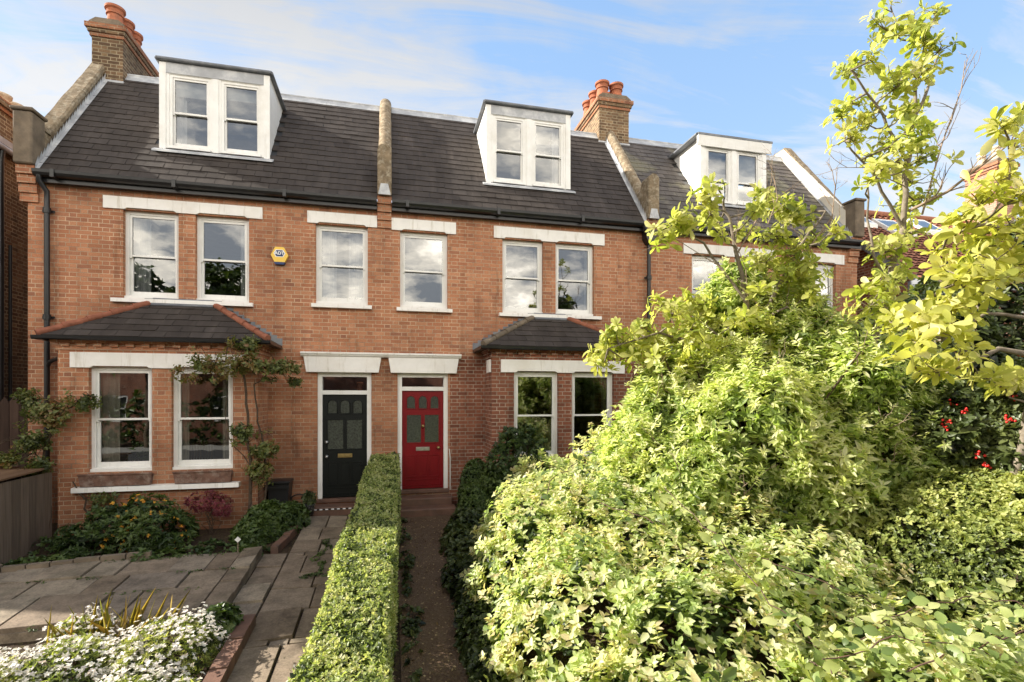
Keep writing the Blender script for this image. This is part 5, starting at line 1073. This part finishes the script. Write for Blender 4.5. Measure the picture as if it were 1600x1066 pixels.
l_.build('lid', 'shed_lid', bn); l_ = MB(); l_.box(-7, -5.23, -2.9, -.9, -.3, gz(-2.9)+.06); l_.build('plinth', 'pavement', bn)
fn = thing('wooden_fence', 'dark brown pointed picket fence closing the gap beside the left house', 'fence', (-6.9, .3, 0))
m_ = MB(); x = -7.58; k = 0
while x < -6.2:
    h = 2.12+random.uniform(-.02, .02); m_.prism([(x, 0), (x+.135, 0), (x+.135, h), (x+.0675, h+.11), (x, h)], .28, .30, 'y', 0, random.random()); x += .145
m_.build('pickets', 'fence', fn); m_ = MB(); m_.box(-7.58, -6.16, .305, .35, .5, .6); m_.box(-7.58, -6.16, .305, .35, 1.6, 1.7); m_.build('rails', 'fence', fn)
pb = thing('recycling_box', 'black plastic box standing against the wall behind the climbing rose', 'box', (-2.02, -.3, 0))
m_ = MB(); m_.prism([(-2.16, -.02), (-1.86, -.02), (-1.83, .60), (-2.19, .60)], -.42, -.05); m_.build('tub', 'plastic_black', pb); m_ = MB(); m_.box(-2.21, -1.81, -.45, -.03, .602, .66, bev=.02); m_.box(-2.2, -1.82, -.455, -.42, .52, .57); m_.build('lid', 'plastic_black', pb)
hs = MB(); hs.tube([(-1.7+.14*math.cos(a)*(1+.03*a), -.14-.02*a/6, .22+.14*math.sin(a)) for a in [i*.35 for i in range(36)]], .011, 6); tag(hs.build('garden_hose', 'plastic_black'), 'coiled dark hose leaning on the wall near the black box', 'hose')
pt = thing('plant_pot', 'small patterned pot with a plant beside the black front door', 'plant pot', (-1.45, -.22, -.02))
m_ = MB(); m_.lathe([(.001, 0), (.075, 0), (.10, .17), (.108, .175), (.108, .2), (.095, .2), (.088, .16), (.001, .15)], (-1.47, -.46, gz(-.46)+.06), 18); m_.build('pot', mat_plain('patterned_pot', (.03, .03, .033), .35, 20, .2, .1, dirt=(.7, .7, .7), dscale=22), pt)
bush(pt, [(-1.47, -.46, .32, .10, .09, .12)], 157, 90, 5, .05, .025, 'dark_leaf', amp=.2, inner=0)
mk = thing('plant_marker', 'small white diamond marker on a stick at the patio corner', 'marker', (-2.22, -2.2, gz(-2.2)))
m_ = MB(); m_.box(-2.226, -2.214, -2.205, -2.195, gz(-2.2), .12); m_.build('stick', 'twig', mk); m_ = MB(); m_.prism([(-2.22, .04), (-2.175, .085), (-2.22, .13), (-2.265, .085)], -2.212, -2.206); m_.build('plate', 'white', mk)
fp = thing('fanlight_pot', 'terracotta pot standing behind the glass above the black door', 'plant pot', (-.62, .3, 2.345))
m_ = MB(); m_.lathe([(.001, 0), (.05, 0), (.07, .13), (.08, .13), (.08, .17), (.065, .17), (.001, .14)], (-.60, .3, 2.35), 16); m_.build('pot', 'terracotta', fp)

hp = thing('house_plant', 'leafy house plant inside behind the left bay window pane', 'house plant', (-4.1, -.42, .21))
m_ = MB(); m_.lathe([(.001, 0), (.12, 0), (.16, .3), (.15, .3), (.001, .27)], (-4.1, -.40, .75), 16); m_.build('pot', 'terracotta', hp)
m_ = MB(); m_.box(-4.5, -3.75, -.56, -.25, .70, .745); 
for x in (-4.47, -3.8): m_.box(x, x+.04, -.5, -.3, .21, .70)
tag(m_.build('side_table', 'shed_lid'), 'low wooden table under the house plant inside the left bay window', 'table')
bush(hp, [(-4.1, -.42, 1.35, .27, .15, .36), (-4.2, -.42, 1.1, .2, .13, .2)], 161, 130, 6, .13, .05, 'mid_leaf', amp=.25, inner=0, shape='lance')
ch = thing('slatted_chair', 'dark slat backed chair inside behind the right bay window', 'chair', (-3.3, -.3, .21))
m_ = MB(); 
for i in range(11): m_.box(-3.58+i*.045, -3.555+i*.045, -.42, -.40, .72, 1.36, 0, random.random())
m_.build('slats', 'shed_wood', ch); m_ = MB(); m_.box(-3.62, -3.06, -.43, -.39, 1.36, 1.42, bev=.01); m_.box(-3.62, -3.06, -.42, .1, .66, .715, bev=.01); m_.build('seat', 'fence', ch)
for x in (-3.62, -3.1):
    for y in (-.43, .06): m_ = MB(); m_.box(x, x+.04, y, y+.04, .21, .66); m_.build('leg', 'fence', ch)
# ---------------------------------------------------------------- across the street (what the windows reflect)
def street_tree(x, y, h, seed, label):
    root = thing('street_tree', label, 'tree', (x, y, -.7)); rs = np.random.default_rng(seed)
    mb = MB(); mb.tube([(x, y, -.75), (x+.1, y, h*.3), (x, y+.1, h*.6), (x+.1, y, h*.85)], [.22, .17, .11, .04], 10); mb.build('trunk', 'bark_dark', root)
    bl = [(x+rs.normal(0, h*.13), y+rs.normal(0, h*.12), h*(.45+.5*rs.uniform()), h*.13, h*.13, h*.10) for _ in range(11)]
    bush(root, bl, seed, 1500, 6, .28, .13, 'mid_leaf', amp=.3, freq=1.0, inner=.1, gap=-.3, depth=.3)
    stems('branches', root, (x, y, h*.4), [b[:3] for b in bl], .06)
fh = thing('street_hedge', 'tall dark hedge across the street seen only in window reflections', 'hedge', (0, -25.5, -.7))
bush(fh, [(x, -25.5+.3*math.sin(x), .6, 1.3, .6, 1.7+.5*math.sin(x*1.7)) for x in range(-26, 34, 2)], 301, 5000, 4, .20, .12, 'mid_leaf', amp=.15, freq=1.2, inner=.1)
op = thing('opposite_houses', 'brick terrace across the street seen only as a reflection in the windows', 'houses', (0, -30, -.7)); mb = MB()
hs_ = [(x+a, x+a+1.1, z, z+1.7) for x in range(-30, 31, 6) for a in (.7, 3.2) for z in (.6, 3.8)]
mb_ = MB(); zs = sorted({-.7, 6.2, *[h[2] for h in hs_], *[h[3] for h in hs_]})
xs = sorted({-33., 39., *[h[0] for h in hs_], *[h[1] for h in hs_]})
for a, b in zip(xs, xs[1:]):
    for c, d in zip(zs, zs[1:]):
        hit = any(h[0] < (a+b)/2 < h[1] and h[2] < (c+d)/2 < h[3] for h in hs_); yy = -28.15 if hit else -28
        mb.face([(b, yy, c), (a, yy, c), (a, yy, d), (b, yy, d)], 1 if hit else 0)
mb.build('wall', ['brick_deep', 'obscure'], op)
for h in hs_: mb_.frame(h[0], h[1], h[2], h[3], .09, -28.1, -28.02); mb_.box(h[0], h[1], -28.1, -28.02, (h[2]+h[3])/2-.04, (h[2]+h[3])/2+.04)
o_ = mb_.build('window_frames', 'white', op); tag(o_, kind='stuff')
mb = MB(); mb.prism([(-27.7, 6.1), (-32, 9.2), (-36, 6.1)], -33, 39, 'x'); mb.build('roof', 'slate', op)
street_tree(-8.6, -24, 10.5, 201, 'tall street tree reflected in the upstairs windows of the left house')
street_tree(-13.5, -24, 9.8, 205, 'broad street tree left of the tall one reflected in the upstairs windows')
street_tree(9.8, -23, 9.5, 203, 'street tree reflected in the upstairs windows of the middle house')
lp = thing('street_lamp', 'thin street lamp reflected in an upstairs window', 'street lamp', (5.75, -18, -.7)); m_ = MB(); m_.tube([(5.75, -18, -.7), (5.75, -18, 8.6)], [.08, .05], 8); m_.build('pole', 'plastic_black', lp)
m_ = MB(); m_.box(5.3, 5.85, -18.12, -17.88, 8.55, 8.7, bev=.04); m_.build('lantern', 'lead', lp)

# ---------------------------------------------------------------- sun, sky, camera
S = Vector((-.82, .26, .52)).normalized(); ELEV = math.asin(S.z); AZ = math.atan2(S.x, S.y)
sl = bpy.data.lights.new('sun', 'SUN'); sl.energy = 12.0; sl.angle = R(.6); sl.color = (1, .94, .83); so = bpy.data.objects.new('sun', sl); col.objects.link(so); so.rotation_euler = S.to_track_quat('Z', 'Y').to_euler(); so.location = S*40
w = bpy.data.worlds.new('World'); scene.world = w; w.use_nodes = True; nt = NT(w.node_tree); nt.n.clear()
sky = nt.new('ShaderNodeTexSky', sky_type='NISHITA'); sky.sun_disc = False; sky.sun_elevation = ELEV; sky.sun_rotation = AZ; sky.air_density = 1.0; sky.dust_density = .6; sky.ozone_density = 1.3
tc = nt.new('ShaderNodeTexCoord'); sp = nt.new('ShaderNodeSeparateXYZ'); nt.l.new(tc.outputs['Generated'], sp.inputs[0])
den = nt.m('ADD', nt.m('MAXIMUM', sp.outputs[2], 0.0), .18); cv = nt.new('ShaderNodeCombineXYZ', {0: nt.m('DIVIDE', sp.outputs[0], den), 1: nt.m('DIVIDE', sp.outputs[1], den), 2: 0.0})
n1 = nt.new('ShaderNodeTexNoise', {'Scale': 1.35, 'Detail': 9, 'Roughness': .58, 'Distortion': .5}); nt.l.new(cv.outputs[0], n1.inputs['Vector'])
mp = nt.new('ShaderNodeMapping'); nt.l.new(cv.outputs[0], mp.inputs[0]); mp.inputs['Rotation'].default_value = (0, 0, .5); mp.inputs['Scale'].default_value = (.7, 3.0, 1); mp.inputs['Location'].default_value = (2.2, .6, 0)
n2 = nt.new('ShaderNodeTexNoise', {'Scale': 1.7, 'Detail': 12, 'Roughness': .62, 'Distortion': 1.3}); nt.l.new(mp.outputs[0], n2.inputs['Vector'])
lr = nt.m('ADD', nt.m('ADD', .015, nt.m('MULTIPLY', sp.outputs[0], -.11)), nt.m('MULTIPLY', nt.m('MINIMUM', sp.outputs[1], .0), -.10))
cm = nt.m('ADD', nt.m('ADD', nt.m('MULTIPLY', n1.outputs[0], .42), nt.m('MULTIPLY', n2.outputs[0], .60)), lr)
hz = nt.ramp(sp.outputs[2], [(0, .17), (.25, .07), (.5, 0), (1, 0)])
mask = nt.ramp(nt.m('ADD', cm, hz), [(.43, 0.0), (.51, .5), (.60, 1.0)])
shade = nt.ramp(n1.outputs[0], [(.3, (5.9, 5.9, 5.95)), (.7, (6.8, 6.7, 6.5))])
back = nt.ramp(nt.m('MULTIPLY', sp.outputs[1], -1.0), [(0, 1.0), (.12, (1.45, 1.38, 1.26)), (.45, (4.5, 4.12, 3.54)), (.8, (7.6, 6.95, 5.9))])  # clouds behind the camera boosted and warmed as added fill for the facade
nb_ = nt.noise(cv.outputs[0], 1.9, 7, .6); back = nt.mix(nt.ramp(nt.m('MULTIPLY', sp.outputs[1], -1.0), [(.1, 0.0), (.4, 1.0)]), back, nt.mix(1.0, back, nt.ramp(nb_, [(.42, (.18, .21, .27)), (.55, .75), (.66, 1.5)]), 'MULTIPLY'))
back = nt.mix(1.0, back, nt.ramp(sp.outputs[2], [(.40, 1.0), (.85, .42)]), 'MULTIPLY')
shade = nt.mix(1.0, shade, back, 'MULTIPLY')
grad = nt.ramp(sp.outputs[2], [(0, (.56, .575, .58)), (.16, (.44, .53, .60)), (.42, (.26, .40, .60)), (.8, (.17, .31, .55))])
gs_ = nt.new('ShaderNodeVectorMath', operation='SCALE'); nt.l.new(grad, gs_.inputs[0]); gs_.inputs['Scale'].default_value = 12.0
cl = nt.new('ShaderNodeVectorMath', operation='SCALE'); nt.l.new(sky.outputs[0], cl.inputs[0]); cl.inputs['Scale'].default_value = 2.0
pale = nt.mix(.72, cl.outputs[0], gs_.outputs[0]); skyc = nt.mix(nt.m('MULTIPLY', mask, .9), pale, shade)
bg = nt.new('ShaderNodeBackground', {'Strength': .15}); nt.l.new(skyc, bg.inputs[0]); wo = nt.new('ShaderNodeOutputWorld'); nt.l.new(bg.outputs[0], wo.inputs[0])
cam = bpy.data.cameras.new('camera'); cam.lens = 18; cam.sensor_width = 36; cam.shift_y = (HOR-533)/1600; cam.clip_end = 1000; cam.clip_start = .05
co = bpy.data.objects.new('camera', cam); col.objects.link(co); co.location = (0, -CAMD, CAMZ); co.rotation_euler = (R(90), 0, -TH); scene.camera = co
scene.view_settings.view_transform = 'Standard'; scene.view_settings.look = 'None'; scene.view_settings.exposure = 0; scene.view_settings.gamma = 1
scene.cycles.max_bounces = 6; scene.cycles.diffuse_bounces = 3; scene.cycles.glossy_bounces = 3; scene.cycles.transmission_bounces = 4; scene.cycles.transparent_max_bounces = 8; scene.cycles.adaptive_threshold = .02; scene.cycles.use_denoising = True; scene.cycles.sample_clamp_indirect = 6; scene.cycles.caustics_reflective = False
